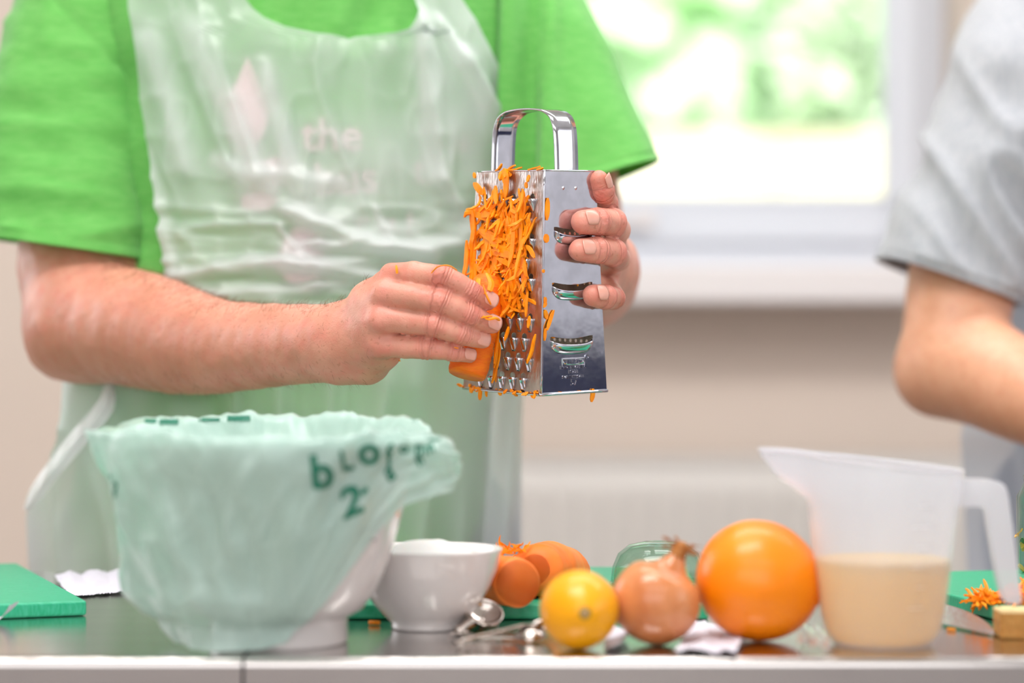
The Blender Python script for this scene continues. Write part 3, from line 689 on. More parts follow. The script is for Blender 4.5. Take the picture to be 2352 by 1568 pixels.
for side in (0, 1):
    base = len(V)
    for y in ys:
        a, b = (lerp(y, AL), lerp(y, NL)) if side == 0 else (lerp(y, NR), lerp(y, AR))
        if y > 90: m_ = 800; a, b = (a, m_) if side == 0 else (m_, b)
        for i in range(nh):
            x = a+(b-a)*i/(nh-1); V.append(P(x, y, ap_d(x, y)))
    Fc += [(base+j*nh+i, base+(j+1)*nh+i, base+(j+1)*nh+i+1, base+j*nh+i+1) for j in range(len(ys)-1) for i in range(nh-1)]
V = np.array(V); N = nrm(V, Fc); N[N[:, 1] > 0] *= -1
px = V[:, 0]*F/V[:, 1]+CX; py = CY-(V[:, 2]-ZC)*F/V[:, 1]
def ln(x0, y0, x1, y1, wd, bow=0):
    """a fold crest along a line in sheet coordinates"""
    L = math.hypot(x1-x0, y1-y0); ux, uy = (x1-x0)/L, (y1-y0)/L; t = ((px-x0)*ux+(py-y0)*uy)/L; s = -(px-x0)*uy+(py-y0)*ux - bow*4*t*(1-t)
    return np.exp(-(s/wd)**2)*sm(-.08, .1, t)*sm(-1.08, -.9, -t)
uv = np.stack([px/100, py/100, np.zeros_like(px)], 1)
folds = [(640, 475, 1000, 590, 16, 15, .012), (700, 560, 1080, 560, 12, 8, .008), (640, 610, 1000, 640, 12, 4, .007), (380, 640, 700, 600, 14, -8, .007), (420, 680, 760, 655, 12, 0, .006),
         (560, 590, 860, 600, 10, 10, .006), (960, 30, 1010, 420, 20, 0, .010), (1060, 120, 1175, 380, 22, 0, .009), (1000, 40, 1165, 300, 14, 0, .007), (1000, 400, 1100, 560, 14, 0, .007),
         (340, 60, 430, 400, 30, 0, .006), (430, 40, 600, 420, 30, 0, .006), (600, 140, 700, 480, 26, 0, .005), (590, 395, 800, 425, 16, 0, .003), (480, 360, 640, 440, 20, 0, .003), (700, 660, 900, 640, 10, 0, .006),
         (640, 520, 740, 620, 8, 6, .005), (860, 480, 900, 560, 8, 0, .004), (330, 330, 400, 640, 18, 0, .005)]
dsp = np.zeros(len(V)); thick = np.zeros(len(V))
for x0, y0, x1, y1, wd, bow, am in folds:
    g_ = ln(x0, y0, x1, y1, wd, bow); dsp += am*g_; thick += .42*g_
wz = sm(420, 520, py)*(1-sm(700, 800, py))
c1 = ridge(uv*np.array([.55, 2.6, 1])+5, 41); c2 = ridge(uv*np.array([1.3, 5.2, 1])+9, 42)
dsp += wz*(.005*c1+.0025*c2); thick += wz*(.16*np.maximum(c1, 0)**2+.12*np.maximum(c2, 0)**2)
up = (1-sm(420, 520, py)); d1 = ridge(np.stack([(px-py*.35)/70, py/260, 0*px], 1), 43); d2 = ridge(np.stack([(px+py*.1)/55, py/90, 0*px], 1), 44)
dsp += up*(.003*d1+.0022*d2); thick += up*(.10*np.maximum(d1, 0)**2+.10*np.maximum(d2, 0)**3)
sk = sm(720, 900, py); e1 = ridge(np.stack([(px-700)/110+(py-900)/900*(px-700)/400, py/700, 0*px], 1), 45)
dsp += sk*(.009*e1+.006*np.sin((px-700)/30)*sm(200, 480, np.abs(px-650)))
thick += sk*(.14*np.maximum(e1, 0)**2+.30*sm(300, 520, px-680)+.42*sm(330, 520, 650-px))
thick += .22*sm(930, 1000, px)*(1-sm(330, 440, py)) + .16*sm(640, 760, px)*sm(200, 300, py)*(1-sm(640, 700, py))
thick = np.clip(thick, 0, .48)-.10*sk*(1-sm(250, 330, np.abs(px-640)))
V = V+N*dsp[:, None]
apr = mesh('apron', V, Fc, M['apron'], person1); add_attr(apr.data, 'thick', thick)
# folded tie / edge hanging at the side
ctr = spline([(252, 868, 2.262), (246, 925, 2.25), (200, 985, 2.25), (140, 1055, 2.25), (85, 1130, 2.26), (60, 1172, 2.27)], 40); wd_ = [16, 20, 22, 20, 17, 6]
V = []
for k, (a, b, d) in enumerate(ctr):
    t = k/39; wv = np.interp(t*5, range(6), wd_); dx = .83 if k else 1
    for i in range(9):
        s = (i/8-.5)*2; q = P(a+s*wv*.8, b+s*wv*.62, d-.012*(1-abs(s))-.002*math.sin(i*2.4+k*.6)); V.append(q)
Fc = [(j*9+i, (j+1)*9+i, (j+1)*9+i+1, j*9+i+1) for j in range(39) for i in range(8)]
mesh('apron_tie', V, Fc, M['apron_strip'], person1)
# neck loop of the apron goes round the back of the neck
lp = [P(590, -200, 2.37), P(560, -235, 2.44), P(620, -262, 2.51), P(700, -268, 2.525), P(780, -262, 2.51), P(840, -235, 2.44), P(830, -200, 2.37)]
mesh('neck_loop', *tube([Vector(p) for p in spline(lp, 24)], .008, 8, True, .3), M['apron_strip'], person1)
# trousers and shoes
def legs(person, xc, yc, m=M['trouser']):
    g = [(chain3([((xc-.11, yc, .9), .11), ((xc-.11, yc+.01, .5), .085), ((xc-.12, yc+.02, .09), .07)]), .02, .03), (chain3([((xc+.11, yc, .9), .11), ((xc+.11, yc+.01, .5), .085), ((xc+.12, yc+.02, .09), .07)]), .02, .03),
         (chain3([((xc-.1, yc, .9), .125), ((xc+.1, yc, .9), .125)]), .02, .04)]
    link('trousers', sdf_mesh(g, .008), m, person)
    for s in (-1, 1):
        sh = [(chain3([((xc+s*.12, yc+.04, .05), .046), ((xc+s*.125, yc-.06, .042), .042), ((xc+s*.13, yc-.15, .034), .034)]), .02, .02)]
        link('shoe', sdf_mesh(sh, .006), M['shoe'], person)
legs(person1, P(655, 0, 2.4).x, 2.43)

# ------------------------------------------------------------------ second person at the right edge
person2 = thing('person', 'person in a grey short-sleeved shirt with bent arm, partly cut off at the right edge', 'person', (.72, 2.66, 0))
D2 = 2.5
arm2 = [(2480, -90, 2.62, 120), (2330, 200, 2.58, 125), (2245, 480, 2.54, 128), (2208, 660, 2.50, 124), (2185, 830, 2.48, 112)]
fore2 = [(2185, 838, 2.48, 110), (2250, 852, 2.45, 122), (2352, 905, 2.40, 112), (2470, 960, 2.33, 92), (2590, 1010, 2.25, 80), (2660, 1040, 2.2, 70)]
hand2 = {'index': [(2720, 1050, 2.15, 28), (2790, 1080, 2.12, 25), (2840, 1120, 2.11, 21)], 'middle': [(2725, 1085, 2.15, 30), (2800, 1120, 2.12, 26), (2850, 1165, 2.11, 22)], 'ring': [(2720, 1118, 2.16, 29), (2790, 1155, 2.13, 25), (2835, 1200, 2.12, 21)],
         'little': [(2710, 1145, 2.17, 26), (2765, 1180, 2.15, 22), (2805, 1215, 2.14, 18)], 'thumb': [(2690, 1040, 2.12, 30), (2740, 1030, 2.08, 25), (2790, 1050, 2.06, 20)]}
palm2 = [[(2665, 1040, 2.2, 56), (2725, 1050+i*30, 2.155, 30)] for i in range(4)]
g2 = person_groups([hand2], [palm2], [fore2], [arm2], [[(2190, 850, 2.475, 90), (2140, 868, 2.49, 66)]],
  [chain3([(J(2480, -90, 2.62), .055), (J(2700, -140, 2.66), .07), (J(3150, -90, 2.7), .055)]), chain3([(J(2700, 0, 2.68), .09), (J(2700, 1100, 2.68), .1)]), chain3([(J(2920, 0, 2.68), .09), (J(2920, 1100, 2.68), .1)]),
   chain3([(J(2810, -140, 2.68), .06), (J(2810, -380, 2.64), .075), (J(2810, -480, 2.64), .088)]), chain3([(J(2810, -320, 2.58), .035), (J(2810, -480, 2.58), .07)]), chain3([(J(2810, -400, 2.51), .014), (J(2810, -450, 2.525), .009)]),
   chain3([(J(3150, -90, 2.7), .055), (J(3200, 500, 2.66), .05), (J(3180, 860, 2.62), .042), (J(3060, 1000, 2.4), .036), (J(3000, 1080, 2.3), .03)])])
me2 = sdf_mesh(g2, .0034); c2_ = coords(me2); z0 = np.zeros(len(c2_))
add_attr(me2, 'axial', z0); add_attr(me2, 'crease', z0); add_attr(me2, 'red', z0)
add_attr(me2, 'tan', .7*sm(0, .06, (ZC-(880-CY)*2.48/F)+.01-c2_[:, 2]))
link('body', me2, M['skin2'], person2)
hc = P(2810, -500, 2.65)
mesh('hair', *grid(48, 16, lambda u, v: (hc.x+.093*math.cos(u*2*PI)*math.sin(v*(1.5 if u < .5 else 1.1)), hc.y+.1*math.sin(u*2*PI)*math.sin(v*(1.5 if u < .5 else 1.1)), hc.z+.01+.103*math.cos(v*(1.5 if u < .5 else 1.1))), True), M['hair'], person2)
def folds2(V, t, a, s):
    px = V[:, 0]*F/V[:, 1]+CX; py = CY-(V[:, 2]-ZC)*F/V[:, 1]; q = (px-2150)*.55+(py-300)*.35*-1
    return .009*ridge(np.stack([(px*.8-py*.5)/75, (py+px*.3)/300, 0*px], 1), 51)*sm(.15, .5, t)+.004*noise(V*22, s)
sleeve([(2560, -150, 2.62, 150, .08, 0), (2420, -10, 2.60, 165, .09, 10), (2345, 160, 2.57, 158, .095, 25), (2290, 320, 2.55, 150, .095, 40), (2235, 480, 2.53, 146, .09, 45), (2185, 610, 2.52, 152, .088, 50), (2176, 648, 2.52, 152, .088, 55)],
       'sleeve', 52, .10, folds2, M['grey_shirt'], person2, n=60)
T2 = [(-190, 2640, 2980, .08), (-100, 2470, 3150, .1), (100, 2370, 3220, .13), (400, 2345, 3200, .14), (800, 2330, 3180, .15), (1480, 2330, 3170, .15)]
V = []; nu = 120; nv_ = 90
for j in range(nv_):
    y = -190+(1480+190)*j/(nv_-1); xl, xr, hd = (lerp(y, T2, k) for k in (1, 2, 3))
    for i in range(nu):
        a = 2*PI*i/nu; q = P((xl+xr)/2+(xr-xl)/2*math.cos(a), y, 2.66); V.append((q.x, 2.66+hd*math.sin(a), q.z))
Fc = [(j*nu+i, (j+1)*nu+i, (j+1)*nu+(i+1) % nu, j*nu+(i+1) % nu) for j in range(nv_-1) for i in range(nu)]
V = np.array(V); N = nrm(V, Fc); V = V+N*(.006*ridge(V*np.array([9, 9, 14]), 61))[:, None]
o = mesh('grey_shirt', V, Fc, M['grey_shirt'], person2); solid(o, .002)
A2L = [(300, 2375), (700, 2330), (900, 2230), (1000, 2205), (1100, 2212), (1300, 2222), (1480, 2228)]
V = []
for j in range(80):
    y = 300+1180*j/79
    for i in range(70):
        x = lerp(y, A2L)+(3150-lerp(y, A2L))*i/69; t = min(1, (x-lerp(y, A2L))/150)
        V.append(P(x, y, 2.60-.09*t))
Fc = [(j*70+i, (j+1)*70+i, (j+1)*70+i+1, j*70+i+1) for j in range(79) for i in range(69)]
V = np.array(V); V[:, 1] -= .008*ridge(V*np.array([16, 4, 5]), 62)
M['apron2'] = film('pale_blue_polythene', (214, 222, 236), .78, .28, noise_s=6, gl=.15)
mesh('apron', V, Fc, M['apron2'], person2)
legs(person2, P(2760, 0, 2.66).x, 2.70)

# ------------------------------------------------------------------ grater
GA = math.radians(50); gu = Vector((-math.cos(GA), math.sin(GA), 0)); gv = Vector((math.sin(GA), math.cos(GA), 0))
gu3, gv3 = gu, gv
top0, bot0 = P(1250, 391, 1.9265), P(1243, 905, 1.934)
WL = (.0847, .0990); WR = (.0545, .0706)           # top, bottom widths of the two visible faces
H = (top0-bot0).length
tilt = math.radians(3.0)
def tz(v, k):      # tilt of the horizontal axes so the far corners rise a little
    return v
gup = gu + Vector((0, 0, math.tan(tilt)*gu.y)); gvp = gv + Vector((0, 0, math.tan(tilt)*gv.y))
cor_t = [top0, top0+gup*WL[0], top0+gup*WL[0]+gvp*WR[0], top0+gvp*WR[0]]
cor_b = [bot0, bot0+gup*WL[1], bot0+gup*WL[1]+gvp*WR[1], bot0+gvp*WR[1]]
def face_pt(i, s, t, h=0):
    """face i: 0 = coarse (corner0->corner1), 3 = slicing (corner0->corner3), 1, 2 = back. s along, t down, h outwards"""
    a, b = {0: (0, 1), 3: (0, 3), 1: (1, 2), 2: (3, 2)}[i]
    tp = cor_t[a].lerp(cor_t[b], s); bt = cor_b[a].lerp(cor_b[b], s); p = tp.lerp(bt, t)
    n = {0: -gv, 3: -gu, 1: gu, 2: gv}[i]
    return p+n*h
gr = thing('box_grater', 'upright stainless steel box grater held between both hands, orange shreds on its coarse side', 'grater', tuple((bot0+cor_b[2])/2))
def plate(name, i, holes, mt, width, th=.0005):
    """a face with real holes: holes = list of closed outlines in (s,t)"""
    cu = bpy.data.curves.new('p', 'CURVE'); cu.dimensions = '2D'; cu.fill_mode = 'BOTH'; cu.extrude = 0
    Wd, Hh = width, H
    def add(pts):
        sp = cu.splines.new('POLY'); sp.points.add(len(pts)-1); sp.use_cyclic_u = True
        for k, (s, t) in enumerate(pts): sp.points[k].co = (s*Wd, -t*Hh, 0, 1)
    edge = [(k/8, 0) for k in range(8)]+[(1, k/20) for k in range(20)]+[(1-k/8, 1) for k in range(8)]+[(0, 1-k/20) for k in range(20)]
    add(edge)
    for h in holes: add(h)
    o = bpy.data.objects.new('p', cu); C.objects.link(o); bpy.context.view_layer.update()
    me = bpy.data.meshes.new_from_object(o.evaluated_get(bpy.context.evaluated_depsgraph_get())); bpy.data.objects.remove(o)
    c = coords(me); V = [face_pt(i, x/Wd, -y/Hh, 0) for x, y, z in c]; Fc = [tuple(p.vertices) for p in me.polygons]; bpy.data.meshes.remove(me)
    o = mesh(name, V, Fc, mt, gr, smooth=False); solid(o, th, 0); return o
def ell(s, t, rs_, rt_, n=14): return [(s+rs_*math.cos(2*PI*k/n), t+rt_*math.sin(2*PI*k/n)) for k in range(n)]
teeth = []; pitch_t = 46.3/515
for r in range(10):
    t = .115+r*pitch_t*.998
    nc = 6 if r % 2 == 0 else 7
    for c in range(nc):
        s = .155+c*.138+(0 if r % 2 == 0 else -.069)
        if s < .09 or s > .9: continue
        teeth.append((s, t))
coarse = plate('coarse_face', 0, [ell(s, t+.003, .032, .0155) for s, t in teeth], M['steel_dull'], WL[1])
def tooth_obj(s, t):
    def fn(u, v):
        x = (u-.5)*2; prof = math.sqrt(max(0, 1-x*x)); L = v
        hh = .0032*prof*(1-L**1.6)*(.72+.28*math.cos(L*2)) ; wd = .041*(1-.6*L**2.4)
        return face_pt(0, s+x*wd, t+.012+L*.060, hh+.0002)
    o = mesh('tooth', *grid(9, 7, fn), M['steel'], gr); solid(o, .0004, 1); return o
for s, t in teeth: tooth_obj(s, t)
# slicing side: three curved slots with raised lips
slots = [(.53, .262), (.50, .512), (.47, .755)]
def slot_outline(s0, t0, n=16):
    w2, hh = .345, .032; pts = []
    for k in range(n+1):
        x = -1+2*k/n; pts.append((s0+x*w2, t0-.015+.016*(1-x*x)+.006*abs(x)**12))
    for k in range(n+1):
        x = 1-2*k/n; pts.append((s0+x*w2, t0+.013+.016*(1-x*x)-.008*abs(x)**12))
    return pts
slicing = plate('slicing_face', 3, [slot_outline(s, t) for s, t in slots], M['steel'], WR[1])
for s0, t0 in slots:
    def fn(u, v):
        x = (u-.5)*2; e = max(0, 1-abs(x)**8); y0 = t0+.0125+.016*(1-x*x)-.006*abs(x)**12; L = v; y1 = t0+.060+.012*(1-x*x)-.030*abs(x)**7
        hh = .0036*e**.5*max(0, math.cos(L*PI/2))**.6
        return face_pt(3, s0+x*.345, y0+L*(y1-y0), hh+.0003)
    o = mesh('slicing_blade', *grid(25, 9, fn), M['steel'], gr); solid(o, .0006, 1)
fine = [(.08+.07*c+(.035 if r % 2 else 0), .06+.045*r) for r in range(20) for c in range(12)]
plate('fine_face', 2, [ell(s, t, .016, .0085, 7) for s, t in fine], M['steel_dull'], WL[1])
plate('rasp_face', 1, [ell(.12+.1*c+(.05 if r % 2 else 0), .08+.055*r, .02, .009, 7) for r in range(16) for c in range(8)], M['steel_dull'], WR[1])
# corner seam, rims
mesh('corner_seam', *tube([face_pt(0, 0, t, .0002)+(-gu)*.0002 for t in np.linspace(0, 1, 12)], .0011, 8), M['steel'], gr)
def loop(c4, rr, dz, grow):
    cen = sum(c4, Vector())/4; pts = []
    for k in range(4):
        a, b = c4[k], c4[(k+1) % 4]
        for q in np.linspace(.02, .98, 7): pts.append(a.lerp(b, q))
    pts = [p+(p-cen).normalized()*grow+Vector((0, 0, dz)) for p in pts]; pts.append(pts[0])
    return tube(pts, rr, 8, False)
mesh('base_rim', *loop(cor_b, .0013, -.0004, .0015), M['steel'], gr)
mesh('top_rim', *loop(cor_t, .0007, 0, .0003), M['steel'], gr)
# top plate with an inward frame
# handle: a strap arching from the slicing side to the opposite side
hw = .0245; hh_ = .0505
def strap(u, v):
    th = .0; q = u
    s_mid = .5
    A = cor_t[0].lerp(cor_t[3], .47); B = cor_t[1].lerp(cor_t[2], .47); A = A+gu*.0012; B = B-gu*.0012
    W2 = (B-A).length/2; mid = (A+B)/2; R = .034
    # rounded arch: straight legs leaning slightly in, big corner radii
    ptsl = [(-1, -.018), (-1, 0), (-.985, .25), (-.965, .5), (-.93, .68), (-.84, .84), (-.66, .945), (-.4, .99), (0, 1.0), (.4, .99), (.66, .945), (.84, .84), (.93, .68), (.965, .5), (.985, .25), (1, 0), (1, -.018)]
    S = strap.cache
    x, z = S[int(round(q*(len(S)-1)))]
    return mid+gup*x*W2*.97+Vector((0, 0, z*hh_))+gvp*(v-.5)*hw
strap.cache = spline([(-1, -.3), (-1, 0), (-.99, .25), (-.97, .5), (-.93, .70), (-.82, .86), (-.6, .955), (-.32, .99), (0, 1.0), (.32, .99), (.6, .955), (.82, .86), (.93, .70), (.97, .5), (.99, .25), (1, 0), (1, -.3)], 81)
hd = mesh('handle', *grid(81, 5, strap), M['steel'], gr); solid(hd, .0013, 0)
for s in (.36, .60): 
    rv = [(.0001, .0011), (.001, .0009), (.0016, .0002), (.0017, -.0004)]
    c = face_pt(3, s, .078, 0); n = -gu; a_ = Vector((0, 0, 1)); b_ = n.cross(a_)
    V = [c+(a_*math.cos(2*PI*k/12)+b_*math.sin(2*PI*k/12))*r+n*z for r, z in rv for k in range(12)]
    mesh('rivet', V, [(i*12+k, i*12+(k+1) % 12, (i+1)*12+(k+1) % 12, (i+1)*12+k) for i in range(3) for k in range(12)]+[tuple(range(12))], M['steel'], gr)
# embossed lettering
em = []
def emb(txt, s, t, size, sxs=1.0):
    v, f = text_mesh(txt, size, .00008); w_ = max(q.x for q in v)-min(q.x for q in v); m_ = (max(q.x for q in v)+min(q.x for q in v))/2
    return ([face_pt(3, s+(q.x-m_)*sxs/.068, t-q.y/H, .0007) for q in v], f)
sc_ = .49
em += [emb('IKEA', sc_, .868, .0058, 1.25), emb('®', sc_+.215, .853, .0055), emb('MADE IN CHINA', sc_, .893, .0040, .92), emb('18233', sc_, .914, .0040, 1.1), emb('STAINLESS STEEL', sc_, .936, .0034, .92), emb('57', sc_+.01, .968, .0072)]
def frame_line(pts, w_=.0007):
    return tube([face_pt(3, s, t, .0004) for s, t in pts+[pts[0]]], w_*.6, 6, False)
em += [frame_line([(sc_-.175, .846), (sc_+.175, .846), (sc_+.175, .8765), (sc_-.175, .8765)]), frame_line([(sc_+.16*math.cos(a), .8612+.0125*math.sin(a)) for a in np.linspace(0, 2*PI, 40)[:-1]])]
o = mesh('embossed_lettering', *join(em), M['steel'], gr, smooth=False); solid(o, .0005, 0)

# shreds
def shred(p0, d0, nrm_, L, wd, curl, rs_, seg=7, th=.0006):
    pts = []; p = Vector(p0); d = Vector(d0).normalized(); n = Vector(nrm_)
    for k in range(seg+1):
        pts.append((p.copy(), d.copy())); p = p+d*L/seg
        d = (d+Vector(rs_.normal(size=3))*curl*.5+n*rs_.uniform(-1, 1)*curl*.25).normalized()
    V = []
    for k, (p, d) in enumerate(pts):
        s = d.cross(n); s = s.normalized() if s.length > .01 else Vector((1, 0, 0)); q = wd*(1-.75*abs(2*k/seg-1)**3)
        nn_ = s.cross(d).normalized()*th
        V += [p-s*q+nn_, p+s*q+nn_, p+s*q-nn_, p-s*q-nn_]
    Fc = [(k*4+a, k*4+(a+1) % 4, (k+1)*4+(a+1) % 4, (k+1)*4+a) for k in range(seg) for a in range(4)]+[(3, 2, 1, 0), (seg*4, seg*4+1, seg*4+2, seg*4+3)]
    return V, Fc
rs = np.random.RandomState(12); parts = []
n0 = -gv; down = (face_pt(0, .5, 1)-face_pt(0, .5, 0)).normalized(); side = gup.normalized()
def xs(px_, t):   # s on the coarse face for a pixel column at height t
    l = 1250-(1250-1095)*1.0+(-33)*t; r = 1250-7*t; return (r-px_)/(r-l)
def put(px_, py_, ang, L, wd, h, curl=.25):
    t = (py_-391)/514; s = xs(px_, t); p = face_pt(0, s, t, h)
    d = down*math.cos(ang)+side*(-math.sin(ang))+n0*rs.uniform(-.1, .12); parts.append(shred(p-d*L/2, d, n0, L, wd, curl, rs))
for k in range(430):     # dense mat in the upper-left and middle
    t = rs.beta(1.6, 1.7); py_ = 440+t*300; wgt = np.interp(py_, [440, 500, 640, 740], [.35, .9, 1, .55])
    if rs.rand() > wgt: continue
    px_ = 1098+rs.beta(1.5, 1.35)*124; put(px_, py_, rs.normal()*.55, rs.uniform(.006, .026), rs.uniform(.0007, .0018), rs.uniform(.0008, .0052), .42)
for px_, py_, ang, L, wd in ((1168, 405, .1, .014, .0035), (1172, 425, -.2, .02, .003), (1150, 448, .1, .016, .0025), (1110, 430, 1.05, .016, .003), (1105, 488, 1.4, .03, .003), (1120, 487, 1.5, .026, .0035), (1095, 520, .2, .03, .0025),
                             (1212, 470, 0, .022, .002), (1210, 520, .05, .04, .002), (1204, 590, 0, .05, .0022), (1215, 610, .5, .02, .002), (1230, 575, 1.0, .015, .002), (1178, 560, .1, .045, .003), (1150, 570, .0, .04, .003),
                             (1130, 555, .7, .03, .003), (1100, 560, .05, .045, .003), (1094, 600, -.1, .04, .003), (1120, 625, 1.2, .03, .003), (1150, 640, .8, .022, .003), (1170, 720, -.5, .025, .0022), (1172, 690, .1, .03, .003),
                             (1162, 780, .06, .05, .0016), (1156, 840, .03, .034, .0018), (1190, 650, .2, .03, .0022), (1220, 700, .0, .02, .0014), (1233, 800, -.3, .024, .0016), (1225, 740, 0, .01, .0016), (1180, 770, 0, .012, .0016),
                             (1225, 410, 0, .006, .0016), (1102, 400, .5, .005, .0016), (1218, 425, 0, .005, .0016), (1165, 585, 1.45, .04, .003), (1140, 545, 1.3, .03, .003), (1188, 600, 1.5, .03, .0026), (1110, 660, .3, .03, .004), (1135, 650, -.3, .03, .004)):
    put(px_, py_, ang, L, wd, .004+.002*rs.rand(), .12)
    if L > .02: put(px_+rs.normal()*5, py_+rs.normal()*5, ang+.1*rs.normal(), L*.9, wd*.8, .0055+.002*rs.rand(), .15)
for k in range(26):   # hangers over the lower edge, bits on the rim
    s = rs.rand(); p = face_pt(0, s, .995, .0015); parts.append(shred(p, (rs.normal()*.5, rs.normal()*.3, -.4+rs.normal()*.5), n0, rs.uniform(.003, .008), .0012, .4, rs, 4))
for px_, L in ((1084, .005), (1106, .010), (1152, .005)):
    t = 1.0; s = xs(px_, 1); parts.append(shred(face_pt(0, s, .995, .002), (0.05, 0, -1), n0, L, .0020, .25, rs, 5))
for px_ in (1140, 1165, 1172, 1178, 1215, 1160, 1235):
    s = xs(px_, 0); parts.append(shred(face_pt(0, s, .0, .001)+Vector((0, 0, .0006)), (1, -.6, .15), (0, 0, 1), rs.uniform(.006, .012), .0014, .4, rs, 4))
for k in range(6): parts.append(shred(face_pt(0, xs(1166+rs.normal()*5, 0), -.01+.012*rs.rand(), .002), (rs.normal()*.5, -.3, -1), n0, .009, .002, .5, rs, 5))
# the curl sticking out at the left edge
curl = [P(1090, 545, 1.995), P(1080, 552, 1.992), P(1077, 565, 1.99), P(1083, 577, 1.99), P(1092, 580, 1.99)]
parts.append(tube([Vector(p) for p in spline(curl, 12)], .0006, 5)); parts.append(tube([P(1066, 499, 1.99), P(1070, 490, 1.99), P(1085, 487, 1.988), P(1105, 486, 1.985)], [.0008, .0022, .0024, .002], 5))
sh1 = mesh('grated_carrot', *join(parts), M['shred'], smooth=False)
tag(sh1, 'mat of bright orange grated carrot clinging to the coarse side of the grater', 'grated carrot', kind='stuff')
parts = []
for px_, py_, ang, L, wd in ((1255, 480, 0, .018, .0022), (1252, 547, 0, .007, .0028), (1250, 690, 0, .006, .0014), (1249, 700, .8, .005, .0014), (1252, 722, -.3, .008, .0018), (1260, 735, .5, .018, .0016), (1246, 622, 0, .003, .0012), (1362, 921, 0, .011, .0022), (1250, 768, 0, .01, .0012), (1330, 905, 1, .003, .001), (1285, 905, 1, .003, .001),
                             (1338, 772, .9, .006, .0022), (1275, 772, .9, .005, .002), (1273, 648, .9, .007, .0014), (1331, 650, 0, .006, .0007)):
    t = (py_-391)/514; s = (px_-(1250-7*t))/(118+36*t); hh = .0012 if py_ not in (772, 648, 650) else -.002
    p = face_pt(3, s, min(t, 1.02), hh); d = down*math.cos(ang)-gvp.normalized()*math.sin(ang); parts.append(shred(p-d*L/2, d, -gu, L, wd, .08, rs, 5))
tag(mesh('grated_carrot', *join(parts), M['shred'], smooth=False), 'scattered orange carrot bits stuck along the corner and lower rim of the slicing side', 'grated carrot', kind='stuff')
parts = []
for pts_, r in (([(991, 627, 1.905), (1003, 614, 1.902), (1020, 609, 1.899), (1035, 611, 1.899), (1050, 621, 1.9)], .0011), ([(910, 609, 1.918), (911, 618, 1.9165), (912, 628, 1.916)], .0011),
                ([(1110, 655, 1.915), (1115, 672, 1.913), (1122, 688, 1.912), (1127, 698, 1.914)], .0018), ([(1110, 726, 1.912), (1122, 733, 1.911), (1138, 730, 1.913), (1145, 735, 1.918)], .0022), ([(1105, 730, 1.91), (1118, 727, 1.911), (1130, 726, 1.913)], .0016),
                ([(1043, 797, 1.918), (1053, 800, 1.918)], .0011), ([(1070, 703, 1.9105), (1073, 722, 1.910)], .0006), ([(915, 827, 1.945), (920, 829, 1.945)], .0009), ([(1100, 640, 1.93), (1098, 660, 1.925), (1112, 676, 1.915)], .0025), ([(1118, 628, 1.93), (1128, 650, 1.922), (1124, 668, 1.918)], .0026)):
    q = spline(pts_, 9); parts.append(tube([P(*p) for p in q], [r*(.5+.6*math.sin(PI*(k+1)/11)) for k in range(9)], 6, True, .45))
tag(mesh('grated_carrot', *join(parts), M['shred'], smooth=False), 'few carrot shreds stuck on the fingers and knuckles of the grating hand', 'grated carrot', kind='stuff')

# carrot in the hand
def frame_of(a, b):
    z = (Vector(b)-Vector(a)); L = z.length; z.normalize(); x = z.cross(Vector((0, -1, 0))).normalized(); y = z.cross(x); return x, y, z, L
def carrot_obj(name, a, b, prof, mt, label, cat='carrot', group=None, seed=1, flat=False, ecc=1.0):
    a, b = Vector(a), Vector(b); x, y, z, L = frame_of(a, b); V = []; n = 40; m_ = 40
    t_ = thing(name, label, cat, tuple(a), group)
    for j in range(m_):
        t = j/(m_-1); r = np.interp(t, [p[0] for p in prof], [p[1] for p in prof])
        for k in range(n):
            q = 2*PI*k/n; V.append(a+z*L*t+(x*math.cos(q)*ecc+y*math.sin(q))*r)
    V = np.array(V); Fc = [(j*n+k, j*n+(k+1) % n, (j+1)*n+(k+1) % n, (j+1)*n+k) for j in range(m_-1) for k in range(n)]
    tt = np.repeat(np.arange(m_)/(m_-1), n); cen = np.array([a+z*L*t for t in tt]); dirv = V-cen; dn = dirv/(np.linalg.norm(dirv, axis=1)[:, None]+1e-9)
    V = V+dn*(.0004*ridge(np.stack([tt*26, np.tile(np.arange(n)/n*5, m_), 0*tt+seed], 1), seed)+.0006*noise(V*90, seed))[:, None]
    mesh('root', V, Fc+[tuple(range(n-1, -1, -1))] , mt, t_)
    return t_, V, n
ca, cb = P(1071, 862, 1.952), P(1128, 640, 1.973)
t_, V, n = carrot_obj('carrot', ca, cb, [(0, .0148), (.04, .0158), (.5, .0162), (.92, .0150), (1, .011)], M['carrot'], 'peeled carrot stump pressed by fingertips against the coarse side of the grater', seed=3)
mesh('cut_end', [tuple(v) for v in V[-n:]], [tuple(range(n))], M['carrot'], t_, smooth=False)

